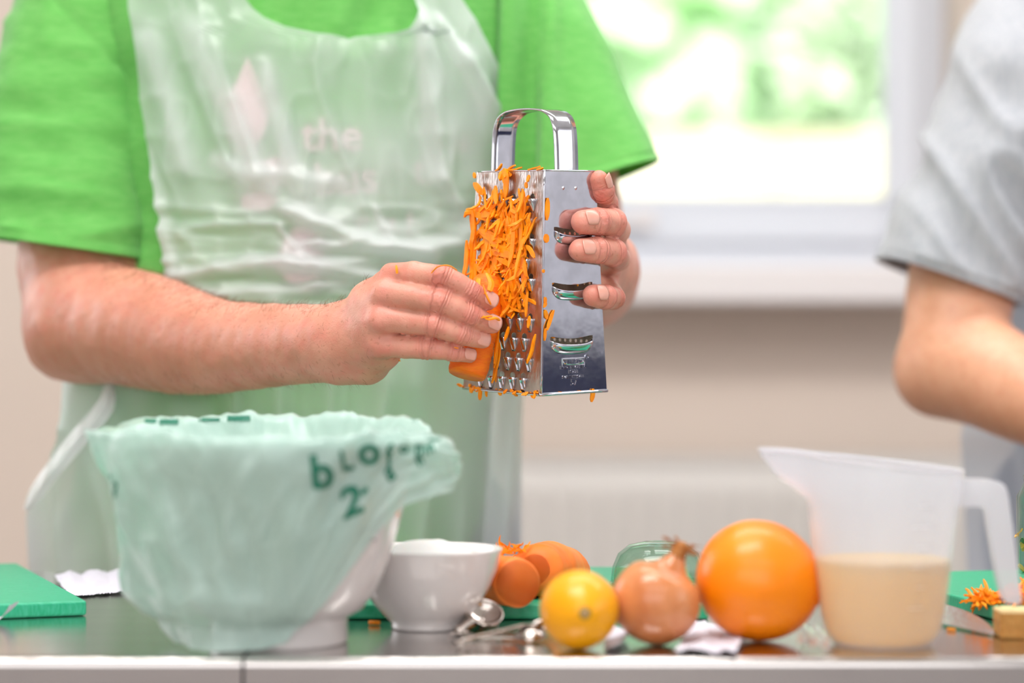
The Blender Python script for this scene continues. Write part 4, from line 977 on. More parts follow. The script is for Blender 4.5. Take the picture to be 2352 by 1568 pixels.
# ------------------------------------------------------------------ things on the table
def on(px, d, h=0):
    return Vector(((px-CX)*d/F, d, TZ+h))
def ball(name, label, cat, c, rx, ry, rz, mt, shape=None, tiltv=None, disp=.0, seed=1, n=64, m_=40):
    """c centre; built around z then tilted"""
    t_ = thing(name, label, cat, (c[0], c[1], TZ)); V = []
    for j in range(m_+1):
        th = PI*j/m_
        for k in range(n):
            a = 2*PI*k/n; x, y, z = math.sin(th)*math.cos(a), math.sin(th)*math.sin(a), math.cos(th)
            if shape: x, y, z = shape(x, y, z)
            V.append((x*rx, y*ry, z*rz))
    V = np.array(V); Fc = [(j*n+k, (j+1)*n+k, (j+1)*n+(k+1) % n, j*n+(k+1) % n) for j in range(m_) for k in range(n)]
    if disp: V = V*(1+disp*noise(V*70, seed)+disp*.6*noise(V*25, seed+1))[:, None]
    if tiltv: R = Vector((0, 0, 1)).rotation_difference(Vector(tiltv)).to_matrix(); V = V@np.array(R).T
    V = V+np.array(c); dz = TZ+.0002-V[:, 2].min(); V[:, 2] += dz
    return t_, V, Fc, dz
# lemon, pole towards the viewer
ax_l = Vector((.1, -1, .03)).normalized()
c = Vector(P(1330, 1392, 1.665)); r = .0272
def lem(x, y, z):
    k = 1+.10*max(0, z)**14-.03*max(0, z)**40; return x, y, z*(1.10)*k
t_, V, Fc, dz = ball('lemon', 'small round yellow lemon on the steel table, stem scar facing front', 'lemon', c, r, r, r, M['lemon'], lem, ax_l, .012, 5)
mesh('peel', V, Fc, M['lemon'], t_)
tipc = Vector(c)+Vector((0, 0, dz))+ax_l*(r*1.205)
def disc(c, n, r, h, m, name, parent, lump=0, r2=0):
    n = Vector(n).normalized(); a = n.orthogonal().normalized(); b = n.cross(a); V = []
    prof = [(r, -h), (r, h*.2), (r*.8, h*.8), (r*.4, h), (.0001, h*.9)] if not r2 else [(r, -h), (r*.95, h*.4), ((r+r2)/2, h), (r2, h*.3), (r2*.9, -h)]
    for q, z in prof:
        for k in range(20): V.append(Vector(c)+(a*math.cos(k*PI/10)+b*math.sin(k*PI/10))*q*(1+.06*math.sin(k*3))+n*z)
    return mesh(name, V, [(i*20+k, i*20+(k+1) % 20, (i+1)*20+(k+1) % 20, (i+1)*20+k) for i in range(4) for k in range(20)], m, parent)
disc(tipc-ax_l*.0018, ax_l, .0045, .0012, M['stem_ring'], 'stem_rim', t_, r2=.0026); disc(tipc-ax_l*.0015, ax_l, .0027, .0012, M['stem'], 'stem_scar', t_)
# onion
c = Vector(P(1507, 1379, 1.69)); ax_o = Vector((.42, -.05, .9)).normalized(); r = .0312
def oni(x, y, z):
    k = 1.0
    if z > .0: f = 1-.62*sm(.62, 1.0, z)*1.0
    else: f = 1
    zz = z*.97+.34*sm(.78, 1.0, z); return x*(f if z > 0 else 1), y*(f if z > 0 else 1), zz
t_, V, Fc, dz = ball('onion', 'brown onion with papery neck between the lemon and the orange', 'onion', c, r, r, r, M['onion'], oni, ax_o, .006, 9)
mesh('bulb', V, Fc, M['onion'], t_)
nk0 = Vector(c)+Vector((0, 0, dz))+ax_o*r*1.12
rs = np.random.RandomState(5); pts = [nk0, nk0+ax_o*.005, nk0+ax_o*.010+Vector((-.001, 0, .001))]
mesh('dry_neck', *tube([Vector(p) for p in spline(pts, 8)], [.0065, .006, .0056, .0052, .0050, .0048, .0042, .002], 14), M['onion_dry'], t_)
for k, (dx, dz_, L) in enumerate(((-.7, .45, .016), (-.4, .8, .010), (.8, -.3, .018), (.7, .1, .014), (-.9, .1, .014))):
    p0 = nk0+ax_o*.006; d = Vector((dx, -.1, dz_)).normalized(); s = d.cross(Vector((0, 1, 0))).normalized()
    V = [p0+d*L*i/6+s*(j-1)*.0022*(1-.8*i/6)+Vector((0, .001*math.sin(i+k), .0008*math.sin(i*1.7+j))) for i in range(7) for j in range(3)]
    o = mesh('papery_skin', V, [(i*3+j, i*3+j+1, (i+1)*3+j+1, (i+1)*3+j) for i in range(6) for j in range(2)], M['onion_dry'], t_); solid(o, .0003)
# orange
c = Vector(P(1744, 1345, 1.712)); ax_q = Vector((.92, -.25, -.28)).normalized()
def ora(x, y, z): return x*(1-.045*z), y*(1-.045*z), z*1.03-.03*max(0, z)**20
t_, V, Fc, dz = ball('orange', 'large glossy navel orange between the onion and the plastic jug', 'orange', c, .0425, .0425, .0435, M['orange'], ora, ax_q, .008, 13)
mesh('peel', V, Fc, M['orange'], t_)
disc(Vector(c)+Vector((0, 0, dz))+ax_q*.0432, ax_q, .0048, .0014, M['orange'], 'navel', t_, r2=.003)
disc(Vector(c)+Vector((0, 0, dz))+ax_q*.0428, ax_q, .0026, .0012, M['stem_ring'], 'navel_scar', t_)
# small white bowl with sugar
c = on(980, 1.788)
t_ = thing('bowl', 'small white ceramic bowl filled with sugar beside the bag-lined bowl', 'bowl', tuple(c))
prof = [(.0245, .0), (.0262, .0008), (.0265, .003), (.0262, .0045), (.031, .0095), (.040, .019), (.047, .031), (.0525, .044), (.0556, .0575), (.0562, .0592), (.0552, .0597), (.0540, .0580), (.0500, .044), (.0440, .031), (.036, .019), (.026, .012), (.012, .0085), (.0001, .008)]
o = mesh('vessel', *lathe([(.0001, .0015), (.022, .0015), (.0235, .0)]+prof, 72, c), M['ceramic'], t_)
V, Fc = lathe([(r*.0505/10, 0) for r in (.02, 1, 2, 3, 4, 5, 6, 7, 8, 9, 10)], 60, c)
V = np.array(V); rr = np.hypot(V[:, 0]-c.x, V[:, 1]-c.y); V[:, 2] = c.z+.051+.0145*np.cos(np.clip(rr/.046, 0, 1)*PI/2)**1.3*(1+.15*noise(V*60, 3))-.0*rr+.0004*noise(V*400, 2)
so = mesh('sugar', V, Fc, M['sugar']); tag(so, 'heap of white sugar in the small ceramic bowl', 'sugar', kind='stuff')
# large bowl
bc = on(640, 1.705)
t_ = thing('bowl', 'large white footed bowl standing inside a draped mint-green bag', 'bowl', tuple(bc))
bp_ = [(.0001, .003), (.042, .003), (.0435, 0), (.0475, 0), (.049, .002), (.0485, .0175), (.051, .0195), (.060, .0245), (.0685, .036), (.0755, .052), (.0815, .070), (.0885, .096), (.0945, .120), (.1000, .1395), (.1015, .141), (.1000, .1425), (.0975, .1385), (.0920, .119), (.086, .096), (.079, .070), (.072, .052), (.062, .036), (.045, .027), (.0001, .024)]
mesh('vessel', *lathe(bp_, 96, bc), M['ceramic'], t_)
em = []
for pts_ in ([(828, 1222), (842, 1214), (858, 1214), (868, 1222)], [(838, 1246), (850, 1238), (862, 1240)], [(858, 1196), (866, 1193), (872, 1196)]):
    em.append(pts_)
def on_bowl(px_, py_):
    # intersect the view ray with the bowl's outside
    o_ = Vector((0, 0, ZC)); d_ = (P(px_, py_, 1)-o_); best = None
    for k in range(600):
        q = o_+d_*(1.58+k*.0004); h = q.z-TZ; rr = math.hypot(q.x-bc.x, q.y-bc.y)
        if 0 < h < .141 and rr <= np.interp(h, [p[1] for p in bp_[4:14]], [p[0] for p in bp_[4:14]])+.0008: return q
    return q
parts = []
for pts_ in em: parts.append(tube([on_bowl(*p) for p in spline(pts_, 9)], .0011, 5, True, .5))
mesh('printed_mark', *join(parts), M['grey_ink'], t_)
# bag draped over it
BOWL_H = [p[1] for p in bp_[4:14]]; BOWL_R = [p[0] for p in bp_[4:14]]
def bowl_r(h): return float(np.interp(h, BOWL_H, BOWL_R))
HEM = [(0, .108), (20, .106), (32, .100), (42, .078), (50, .056), (60, .034), (70, .016), (80, .006), (95, .0025), (130, .002), (160, .004), (180, .008), (200, .018), (240, .03), (300, .05), (340, .1), (360, .108)]
def bag_pt(phi, v, extra=0):
    """phi deg (0 right, 90 towards the viewer), v 0 inside bottom .. .4 ridge .. 1 hem"""
    ph = phi % 360; a = math.radians(ph)
    def bell(c0, w0): 
        dlt = abs((ph-c0+180) % 360-180); return math.exp(-(dlt/w0)**2)
    ridge_r = .1045+.0165*bell(0, 24)+.016*bell(180, 26)+.002*math.sin(7*a); ridge_h = .1565-.014*bell(0, 22)-.006*bell(180, 30)+.0012*math.sin(9*a)+.0006*math.sin(23*a)
    ridge_h -= .010*bell(90, 60)
    if v < .4:
        t = v/.4; h = .03+(ridge_h-.03)*t; r_in = bowl_r(max(h-.006, .02))-.008; r = r_in*(1-t**6)+ridge_r*t**6-(.004*math.sin(PI*t))
        return Vector((bc.x+r*math.cos(a), bc.y-r*math.sin(a), TZ+max(h, .028)))
    t = (v-.4)/.6; hem = lerp(ph, HEM); h = ridge_h+(hem-ridge_h)*t
    fold = .0035*math.sin(5*a+t*4)+.002*math.sin(13*a-t*7)+.0013*math.sin(29*a+t*11)
    rb = bowl_r(min(h, .14))+.0045+fold*(.3+.7*math.sin(PI*min(1, t*1.2)))
    left = bell(180, 50)*.040*float(sm(.0, .05, h))*float(sm(-.13, -.06, -h)*1+0) if False else bell(185, 52)*.036*float(np.interp(h, [0, .012, .035, .08, .14], [.55, .85, 1, .75, .45]))
    rr = max(rb, 0)+left+(ridge_r-rb)*max(0, 1-t*4.2)**1.2
    rr += bell(8, 24)*.030*float(np.interp(t, [0, .3, 1], [0, .8, 1]))
    rr += bell(120, 26)*.022*float(np.interp(h, [0, .02, .05], [1, .6, 0]))
    rr += extra
    return Vector((bc.x+rr*math.cos(a), bc.y-rr*math.sin(a), TZ+h+.0005))
nu, nv2 = 260, 90
V, Fc = grid(nu, nv2, lambda u, v: bag_pt(u*360, v), True)
V = np.array(V); N = nrm(V, Fc); uu = np.tile(np.arange(nu)/nu, nv2); vv = np.repeat(np.arange(nv2)/(nv2-1), nu)
aa = uu*2*PI; cc = np.stack([np.cos(aa)*2.2+vv*2.5, np.sin(aa)*2.2-vv*2.0, vv*3.2], 1)
w1 = ridge(cc*1.6, 71); w2 = ridge(cc*3.4, 72); rimz = np.exp(-((vv-.4)/.07)**2)
w3 = noise(np.stack([np.cos(aa)*14, np.sin(aa)*14, vv*22], 1), 73)
V = V+N*(.0022*w1+.0007*w2+.0014*rimz*w3)[:, None]; V[:, 2] += .0018*rimz*noise(np.stack([np.cos(aa)*18, np.sin(aa)*18, vv*4], 1), 74); V[:, 2] = np.maximum(V[:, 2], TZ+.0006)
bag = mesh('compostable_bag', V, Fc, M['bag']); tag(bag, 'translucent mint-green compostable bag with dark green lettering lining the big bowl', 'bag')
add_attr(bag.data, 'thick', np.clip(.16*np.maximum(w1, 0)**2+.10*np.maximum(w2, 0)**2+.15*rimz+.25*sm(.93, 1, vv), 0, .4))
# lettering on the bag: pick the outer skirt along the view ray through a small surface map
from mathutils.bvhtree import BVHTree
bvh = BVHTree.FromPolygons([tuple(v) for v in V], [tuple(f) for f in Fc])
def on_bag(px_, py_):
    o_ = Vector((0, 0, ZC)); d_ = (P(px_, py_, 1)-o_).normalized(); h = bvh.ray_cast(o_, d_)
    return (h[0]-d_*.0012) if h[0] else None
parts = []
def letters(txt, x, y, size, rot, sxx=1.0, shear=0):
    v, f = text_mesh(txt, size, size*.03); cr_, sr_ = math.cos(math.radians(rot)), math.sin(math.radians(rot)); out = []
    for q in v:
        X, Y = q.x*sxx+q.y*shear, q.y; out.append(on_bag(x+X*cr_-Y*-sr_*-1*-1 if False else x+X*cr_+Y*sr_, y-Y*cr_+X*sr_*1.0 if False else y-(Y*cr_-X*sr_)))
    ok = [p is not None for p in out]; out = [p if p is not None else Vector((0, 0, 0)) for p in out]
    f = [t for t in f if all(ok[i] for i in t) and max((out[t[0]]-out[t[1]]).length, (out[t[1]]-out[t[2]]).length) < .012]
    used = sorted({i for t in f for i in t}); mp = {i: k for k, i in enumerate(used)}
    return [out[i] for i in used], [tuple(mp[i] for i in t) for t in f]
for a in (('b', 716, 1122, 108, -6, 1.0), ('L', 786, 1082, 66, -12, .85), ('o', 826, 1068, 92, -8, 1.0), ('f', 888, 1072, 70, -14, .8, .2), ('o', 918, 1042, 36, -14, 1.2), ('p', 954, 1050, 52, -22, .8, .3), ('m', 976, 1046, 40, -24, .8, .3),
          ('2', 788, 1192, 92, -22, 1.15, .25), ('-', 842, 1146, 70, -52, 1.0), ('a', 893, 1106, 60, -34, .8, .2), ('n', 962, 1072, 40, -40, .9, .2), ('3', 250, 1148, 62, 10, .5), ("'", 250, 1128, 50, 0, .6)):
    parts.append(letters(*a))
for p in parts:
    if p[1]: mesh('letter', *p, M['ink'], bag, smooth=False)
parts = []
for x0, x1, y_, h_ in ((332, 360, 966, 9), (366, 410, 968, 12), (456, 505, 963, 7), (522, 575, 960, 12), (985, 1012, 1009, 5)):
    g_ = [(x0+(x1-x0)*i/6, y_+h_*(j/3-.5)) for j in range(4) for i in range(7)]; q = [on_bag(*p) for p in g_]
    f = [(j*7+i, j*7+i+1, (j+1)*7+i+1, (j+1)*7+i) for j in range(3) for i in range(6)]
    f = [t for t in f if all(q[i] for i in t) and (q[t[0]]-q[t[2]]).length < .012]
    if f: parts.append(([p or Vector((bc.x, bc.y, TZ+.05)) for p in q], f))
for p in parts: mesh('ink_mark', *p, M['ink'], bag, smooth=False)

# green boards
def board(label, corners, z0=.0004, th=.0115, rot=None):
    """corners CCW from above"""
    t_ = thing('cutting_board', label, 'cutting board', tuple(Vector((*np.mean(corners, 0), TZ))), None)
    n = len(corners); V = [(x, y, TZ+z0) for x, y in corners]+[(x, y, TZ+z0+th) for x, y in corners]
    Fc = [tuple(range(n-1, -1, -1)), tuple(range(n, 2*n))]+[(i, (i+1) % n, n+(i+1) % n, n+i) for i in range(n)]
    o = mesh('slab', V, Fc, M['green_board'], t_, smooth=False); bevel(o, .0022, 3, 30); return t_
def rect(c, ex, ey, lx, ly):
    c, ex, ey = np.array(c), np.array(ex)/np.linalg.norm(ex), np.array(ey)/np.linalg.norm(ey)
    return [tuple(c), tuple(c+ex*lx), tuple(c+ex*lx+ey*ly), tuple(c+ey*ly)]
th = math.radians(20.5)
cor = np.array([-.3285, 1.868]); ey = np.array([-math.sin(th), math.cos(th)]); ex = np.array([-math.cos(th), -math.sin(th)])
board('green cutting board at the left edge of the table, corner towards the bowls', [tuple(cor+ex*.45), tuple(cor), tuple(cor+ey*.34), tuple(cor+ex*.45+ey*.34)])
board('green cutting board under the whole carrots, behind lemon and onion', [(-.155, 1.842), (.15, 1.842), (.155, 2.15), (-.15, 2.15)])
nr_, fr_ = np.array([.383, 1.765]), np.array([.306, 2.09]); e1 = (fr_-nr_)/np.linalg.norm(fr_-nr_); e2 = np.array([e1[1], -e1[0]])
board('green cutting board at the right edge under loose grated carrot', [tuple(nr_), tuple(nr_+e2*.4), tuple(nr_+e2*.4+e1*.335), tuple(nr_+e1*.335)])
# two whole carrots on the middle board
BZ = .012
a, b = Vector((*on(1190, 1.806)[:2], TZ+BZ+.0196)), Vector((*on(1060, 1.95)[:2], TZ+BZ+.0145))
t_, V, n = carrot_obj('carrot', a, b, [(0, .0172), (.03, .0186), (.5, .0180), (1, .013)], M['carrot_skin'], 'thick carrot with its orange cut end facing front, against the white sugar bowl', group='whole carrots on the middle board', seed=11)
mesh('cut_end', [tuple(v) for v in V[:n]], [tuple(range(n-1, -1, -1))], M['carrot'], t_, smooth=False)
a, b = Vector((*on(1228, 1.90)[:2], TZ+BZ+.021)), Vector((*on(1330, 2.06)[:2], TZ+BZ+.009))
a, b = Vector((.0175, 1.872, TZ+BZ+.0235)), Vector((.056, 2.0, TZ+BZ+.011))
t_, V, n = carrot_obj('carrot', a, b, [(0, .012), (.05, .020), (.3, .0225), (.7, .018), (1, .009)], M['carrot_skin'], 'second ridged carrot lying behind the lemon on the green board', group='whole carrots on the middle board', seed=17)
mesh('crown', [tuple(v) for v in V[:n]], [tuple(range(n-1, -1, -1))], M['carrot_skin'], t_, smooth=False)
rs = np.random.RandomState(8); parts = []
for k in range(34):
    p = Vector((on(1152+rs.rand()*50, 1.9).x, 1.86+rs.rand()*.03, TZ+BZ+.036+rs.rand()*.003)); parts.append(shred(p, (rs.normal(), rs.normal()*.4, rs.rand()*.5), (0, -1, 0), rs.uniform(.006, .014), .0007, .6, rs, 6, .0004))
parts.append(tube([P(*p) for p in spline([(1186, 1286, 1.9), (1178, 1278, 1.9), (1186, 1274, 1.9), (1194, 1279, 1.9), (1193, 1290, 1.9)], 10)], .0006, 5)); parts.append(tube([P(1198, 1290, 1.9), P(1210, 1281, 1.9), P(1221, 1271, 1.9)], [.0008, .0007, .0004], 5)); parts.append(tube([P(1165, 1288, 1.9), P(1152, 1276, 1.9), P(1140, 1262, 1.9)], [.001, .0012, .0005], 5))
tag(mesh('grated_carrot', *join(parts), M['shred'], smooth=False), 'little tuft of curly grated carrot on top of the thick carrot', 'grated carrot', kind='stuff')
# upturned glass dish behind the onion
c = Vector((on(1512, 1.98).x, 1.98, TZ+BZ))
t_ = thing('glass_dish', 'small clear glass dish turned upside down behind the onion', 'dish', tuple(c))
mesh('dish', *lathe([(.0385, 0), (.0388, .006), (.0375, .016), (.033, .0265), (.024, .0335), (.012, .0362), (.0001, .0365), (.0001, .0345), (.012, .034), (.0225, .0315), (.031, .025), (.0352, .0155), (.0363, .006), (.036, 0), (.0385, 0)], 60, c), M['glass'], t_)
mesh('rim', *lathe([(.0385, 0), (.040, .001), (.0402, .003), (.0388, .004), (.0375, .002), (.0385, 0)], 60, c), M['glass'], t_)
# measuring spoons
sp = thing('measuring_spoons', 'ring of small steel measuring spoons lying before the sugar bowl', 'measuring spoons', tuple(on(1120, 1.70)))
def spoon(h0, h1, bowl_r_, ztip, roll):
    h0, h1 = Vector(h0), Vector(h1); d = (h1-h0).normalized(); s = d.cross(Vector((0, 0, 1))).normalized(); up = s.cross(d)
    s2 = (s*math.cos(roll)+up*math.sin(roll)); up2 = s2.cross(d); L = (h1-h0).length; V = []
    V = [h0+d*L*i/10+s2*(j/4-.5)*.0075*(1-.25*math.sin(i/10*PI))+up2*(.0008*(1-(j/2-1)**2)) for i in range(11) for j in range(5)]
    Fc = [(i*5+j, i*5+j+1, (i+1)*5+j+1, (i+1)*5+j) for i in range(10) for j in range(4)]
    o = mesh('spoon_handle', V, Fc, M['spoon'], sp); solid(o, .0012)
    c = h1+d*bowl_r_*.9; V = []
    for i in range(9):
        t = i/8*PI/2
        for k in range(24): q = k*PI/12; V.append(c+(d*math.cos(q)+s2*math.sin(q))*bowl_r_*math.cos(t)*1.0-up2*bowl_r_*.62*math.sin(t))
    o = mesh('spoon_bowl', V, [(i*24+k, i*24+(k+1) % 24, (i+1)*24+(k+1) % 24, (i+1)*24+k) for i in range(8) for k in range(24)], M['spoon'], sp); solid(o, .0008)
def G(px_, py_, h): # point over the table at height h seen at px,py
    d = F*(.212-h)/(py_-CY); return Vector(((px_-CX)*d/F, d, TZ+h))
spoon(G(1052, 1474, .004), G(1205, 1436, .011), .0125, 0, .35)
spoon(G(1050, 1448, .003), G(1088, 1420, .010), .0145, 0, -.5)
spoon(G(1056, 1462, .002), G(1190, 1462, .003), .0105, 0, 3.0)
spoon(G(1060, 1455, .002), G(1120, 1412, .004), .0095, 0, .1)
rp = G(1060, 1462, .003); mesh('key_ring', *tube([rp+Vector((.009*math.cos(a), .009*math.sin(a), .002*math.sin(a))) for a in np.linspace(0, 2*PI, 25)], .0007, 6, False), M['spoon'], sp)
# jug
jc = on(2027, 1.690); t_ = thing('measuring_jug', 'frosted plastic measuring jug half full of pale amber liquid at the right', 'jug', tuple(jc))
JP = [(.0, .033), (.004, .0365), (.010, .0405), (.022, .0432), (.06, .0480), (.10, .0530), (.129, .0568)]
def jug_r(h, a, inn=0):
    r = np.interp(h, [p[0] for p in JP], [p[1] for p in JP])-inn
    d = abs((math.degrees(a)-180+180) % 360-180); f = float(np.interp(h, [.101, .108, .117, .131], [0, .22, .68, 1])) 
    return r+.030*math.exp(-(d/15)**2)*f, f*math.exp(-(d/22)**2)
def jug_pt(u, v, inn):
    a = u*2*PI; top = .1262+.0060*math.cos(a-PI); h = .0015*(inn > 0)+v*top
    r, f = jug_r(h, a, inn); return (jc.x+r*math.cos(a), jc.y-r*math.sin(a), jc.z+h+.003*f*v)
parts = [grid(96, 40, lambda u, v: jug_pt(u, v, 0), True), grid(96, 40, lambda u, v: jug_pt(u, v, .0014), True)]
Vb, Fb = join(parts); n1 = 96*40
Fb += [(n1-96+k, n1-96+(k+1) % 96, 2*n1-96+(k+1) % 96, 2*n1-96+k) for k in range(96)]+[tuple(range(96)), tuple(n1+k for k in range(96))]
mesh('vessel', Vb, Fb, M['jug'], t_)
rim_pts = [Vector(jug_pt(k/96, 1, .0007)) for k in range(97)]
mesh('rim', *tube(rim_pts, .0013, 8, False), M['jug_solid'], t_)
def hpt(px_, py_): return P(px_, py_, 1.692)
hpr = spline([(2195, 1129, 31), (2225, 1130, 30), (2262, 1130, 29), (2284, 1140, 30), (2294, 1175, 31), (2303, 1250, 28), (2313, 1320, 25), (2321, 1365, 22), (2324, 1382, 16)], 40)
V = []; Fc = []
outer = [(2190, 1098), (2240, 1099), (2275, 1101), (2298, 1110), (2309, 1135), (2318, 1200), (2328, 1280), (2337, 1350), (2340, 1375), (2336, 1385)]
inner = [(2190, 1161), (2215, 1161), (2235, 1161), (2252, 1163), (2260, 1175), (2268, 1220), (2280, 1290), (2294, 1350), (2302, 1372), (2310, 1383)]
po, pi = spline(outer, 40), spline(inner, 40)
for k in range(40):
    for j, (a, b) in enumerate(((po[k], -1), (po[k], 1), (pi[k], 1), (pi[k], -1))):
        q = hpt(*a); V.append((q.x, jc.y+b*.0085*(1 if k < 34 else 1-.06*(k-33)), q.z))
Fc = [(k*4+a, k*4+(a+1) % 4, (k+1)*4+(a+1) % 4, (k+1)*4+a) for k in range(39) for a in range(4)]+[(3, 2, 1, 0), (156, 157, 158, 159)]
o = mesh('handle', V, Fc, M['jug_solid'], t_); bevel(o, .002, 3, 50)
# scale marks moulded on the jug
parts = []
for k in range(6):
    h = .03+.014*k; a0 = 1.05; parts.append(tube([Vector((jc.x+(jug_r(h, a)[0]+.0002)*math.cos(a), jc.y-(jug_r(h, a)[0]+.0002)*math.sin(a), jc.z+h)) for a in np.linspace(a0, a0+(.16 if k % 2 else .26), 6)], .00035, 5))
mesh('scale_marks', *join(parts), M['jug_solid'], t_)
lv = .0605
pl = [(0.0001, .0022), (.031, .0022), (.0345, .005), (.0388, .011), (.0413, .022), (.0445, .045), (.0462, lv), (.0455, lv-.0006), (.0001, lv-.0006)]
lo = mesh('juice', *lathe(pl, 72, jc), M['juice']); tag(lo, 'pale amber liquid filling the lower half of the plastic jug', 'liquid')
# tan block
t_ = thing('food_block', 'small tan crumbly food block at the right edge before the green board', 'food block', tuple(on(2325, 1.72)))
bx0 = on(2298, 1.722).x
V, Fc = box(bx0, bx0+.045, 1.722, 1.750, TZ+.0003, TZ+.0205)
bm = bmesh.new(); vs = [bm.verts.new(v) for v in V]; [bm.faces.new([vs[i] for i in f]) for f in Fc]; bmesh.ops.subdivide_edges(bm, edges=bm.edges, cuts=9, use_grid_fill=True)
bm.verts.ensure_lookup_table(); bm.normal_update(); cc = np.array([v.co for v in bm.verts]); dn = noise(cc*160, 4)*.0009+noise(cc*60, 6)*.0012
for v, q in zip(bm.verts, dn):
    v.co += v.normal*float(q)
    v.co.z = max(v.co.z, TZ+.0003)
me = bpy.data.meshes.new('block'); bm.to_mesh(me); bm.free(); me.materials.append(M['block']); me.materials.append(M['block_top'])
for p in me.polygons:
    if p.center.z > TZ+.019: p.material_index = 1
bo = link('block', me, None, t_)
# knife
t_ = thing('kitchen_knife', 'kitchen knife lying on the steel table behind the jug, only its blade tip showing', 'knife', tuple(on(2200, 1.8)))
tip = np.array([.3460, 1.737]); ax_k = np.array([-.27, .963]); ax_k /= np.linalg.norm(ax_k); pk = np.array([ax_k[1], -ax_k[0]])   # pk to the right (spine)
V = []; n = 30; spx = np.linspace(0, 1, n)
for s in spx:
    L = s*.16; w_ = .034*math.sin(min(1, s/.75)*PI/2)**.8; e = tip+ax_k*L-pk*w_*.25; g_ = tip+ax_k*L+pk*w_*.75
    tilt_ = .004*s
    V += [(e[0], e[1], TZ+.0018+tilt_*.2), (g_[0], g_[1], TZ+.0024+tilt_+w_*.10), (g_[0], g_[1], TZ+.0012+tilt_+w_*.10), (e[0], e[1], TZ+.0014+tilt_*.2)]
Fc = [(k*4+a, k*4+(a+1) % 4, (k+1)*4+(a+1) % 4, (k+1)*4+a) for k in range(n-1) for a in range(4)]+[(3, 2, 1, 0), tuple(range(4*n-4, 4*n))]
mesh('blade', V, Fc, M['knife'], t_, smooth=False)
h0 = tip+ax_k*.158+pk*.008; h1 = tip+ax_k*.275+pk*.0
mesh('knife_handle', *tube([Vector((*(h0+(h1-h0)*t), TZ+.013)) for t in np.linspace(0, 1, 8)], [.009, .011, .0105, .0098, .0098, .0105, .011, .008], 12, True), M['black'], t_)
# glass jar at the right edge and carrot pile on the right board
c = Vector((on(2336, 1.95).x+.034, 1.95, TZ+BZ)); t_ = thing('glass_jar', 'clear glass jar at the right edge with yellow and green bits inside', 'jar', tuple(c))
mesh('jar', *lathe([(.0001, .001), (.030, .001), (.0335, .004), (.034, .012), (.034, .075), (.030, .082), (.028, .086), (.0285, .092), (.027, .092), (.0268, .086), (.0285, .081), (.0322, .074), (.0322, .013), (.0001, .006)], 60, c), M['glass'], t_)
rs = np.random.RandomState(2); pa, pb = [], []
for k in range(90):
    a = rs.rand()*2*PI; rr = .030*math.sqrt(rs.rand()); p = c+Vector((rr*math.cos(a), rr*math.sin(a), .010+rs.rand()*.055)); (pa if k % 2 else pb).append(shred(p, rs.normal(size=3), (0, 0, 1), .010, .0022, .4, rs, 4))
M['herb'] = veg('green_herb', (96, 140, 60), (70, 110, 40)); 
tag(mesh('chopped_peel', *join(pa), M['lemon'], smooth=False), 'yellow peel pieces inside the glass jar', 'peel', kind='stuff'); tag(mesh('chopped_herbs', *join(pb), M['herb'], smooth=False), 'green herb pieces inside the glass jar', 'herbs', kind='stuff')
parts = []
for k in range(320):
    q = rs.rand(); r_ = .034*math.sqrt(rs.rand()); a = rs.rand()*2*PI; p = Vector((.392+r_*math.cos(a)*1.2, 1.858+r_*math.sin(a)*.8, TZ+BZ+.001+.016*max(0, 1-r_/.034)*rs.rand())); parts.append(shred(p, (rs.normal(), rs.normal(), rs.normal()*.25), (0, 0, 1), rs.uniform(.008, .018), .0011, .35, rs, 5, .0006))
tag(mesh('grated_carrot', *join(parts), M['shred'], smooth=False), 'loose pile of grated carrot on the right-hand green board', 'grated carrot', kind='stuff')
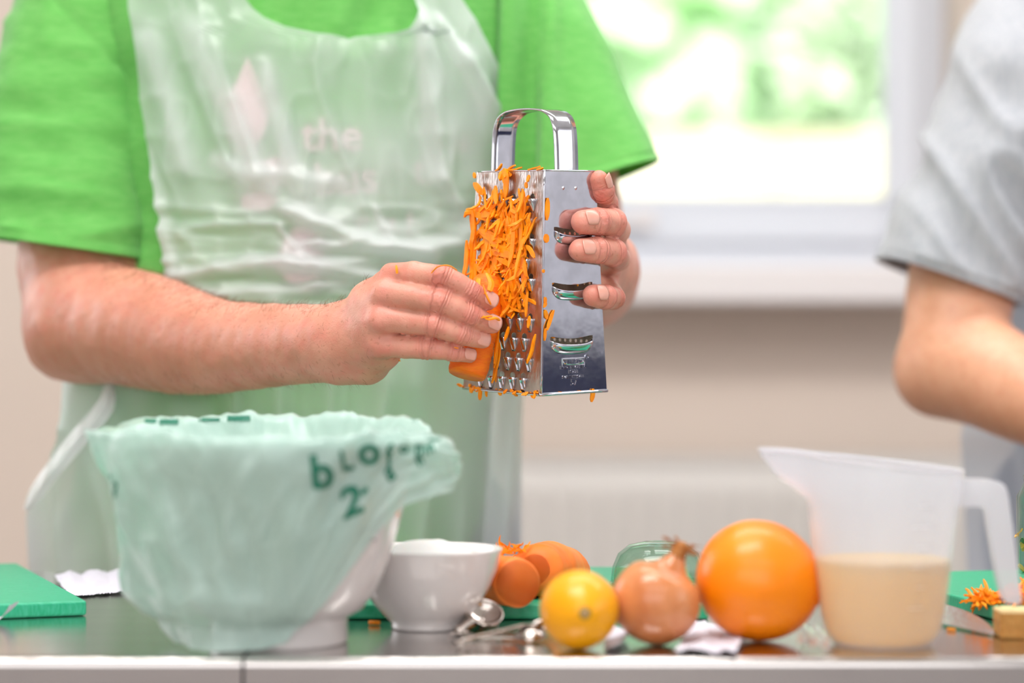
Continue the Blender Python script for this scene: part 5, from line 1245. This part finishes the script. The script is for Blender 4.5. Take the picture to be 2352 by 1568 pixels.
# paper scraps, cling film
def sheet(name, label, cat, px_pts, hfun, mt, seed, nx=40, ny=14, amp=.002, ragged=.0):
    """px_pts: near-left, near-right, far-right, far-left as (px,py) on the table"""
    q = [G(a, b, .0006) for a, b in px_pts]; V = []; r_ = np.random.RandomState(seed)
    rag = r_.uniform(-1, 1, size=(2, nx))
    for j in range(ny):
        for i in range(nx):
            u, v = i/(nx-1), j/(ny-1); p = q[0].lerp(q[1], u).lerp(q[3].lerp(q[2], u), v)
            if ragged and j in (0, ny-1): p = p+Vector((0, rag[int(j > 0)][i]*ragged, 0))
            p.z += hfun(u, v); V.append(p)
    V = np.array(V); V[:, 2] += amp*(1+ridge(V*np.array([80, 80, 10]), seed)); V[:, 2] = np.maximum(V[:, 2], TZ+.0005)
    o = mesh(name, V, [(j*nx+i, j*nx+i+1, (j+1)*nx+i+1, (j+1)*nx+i) for j in range(ny-1) for i in range(nx-1)], mt); tag(o, label, cat); return o
sheet('tissue', 'torn white tissue lying between the left board and the big bowl', 'paper', [(160, 1372), (300, 1362), (300, 1322), (125, 1330)], lambda u, v: .002*v+.003*v*abs(math.sin(u*9)), M['paper'], 3, 70, 20, .0012, .005)
sheet('paper_scrap', 'small torn white paper scrap between lemon and onion', 'paper', [(1386, 1494), (1408, 1502), (1450, 1472), (1402, 1440)], lambda u, v: .001+.003*u, M['paper'], 5, 24, 16, .001, .002)
sheet('paper_scrap', 'larger white paper sheet lying between onion and orange', 'paper', [(1550, 1503), (1690, 1507), (1716, 1456), (1590, 1434)], lambda u, v: .0006+.002*abs(math.sin(u*5)), M['paper'], 6, 40, 16, .0012, .003)
sheet('cling_film', 'crumpled clear cling film between the orange and the jug', 'plastic film', [(1830, 1496), (1905, 1502), (1915, 1462), (1845, 1448)], lambda u, v: .001+.004*abs(math.sin(u*7+v*5)), M['wrap'], 7, 40, 20, .002, .002)
sheet('paper_curl', 'thin curl of white paper leaning on the front of the left green board', 'paper', [(-20, 1436), (22, 1433), (44, 1424), (-20, 1426)], lambda u, v: .001+.013*u*u, M['paper'], 8, 20, 8, .0004, .0)
# thin orange stick behind the bowls
tag(mesh('carrot_stick', *tube([G(848, 1429, .002), G(872, 1430, .002)], .0016, 8), M['shred']), 'thin sliver of carrot on the steel between the two white bowls', 'carrot piece')
tag(mesh('carrot_crumb', *tube([G(2176, 1444, .0013), G(2194, 1446, .0013)], .0011, 7), M['shred']), 'tiny carrot crumb under the knife blade', 'carrot piece')
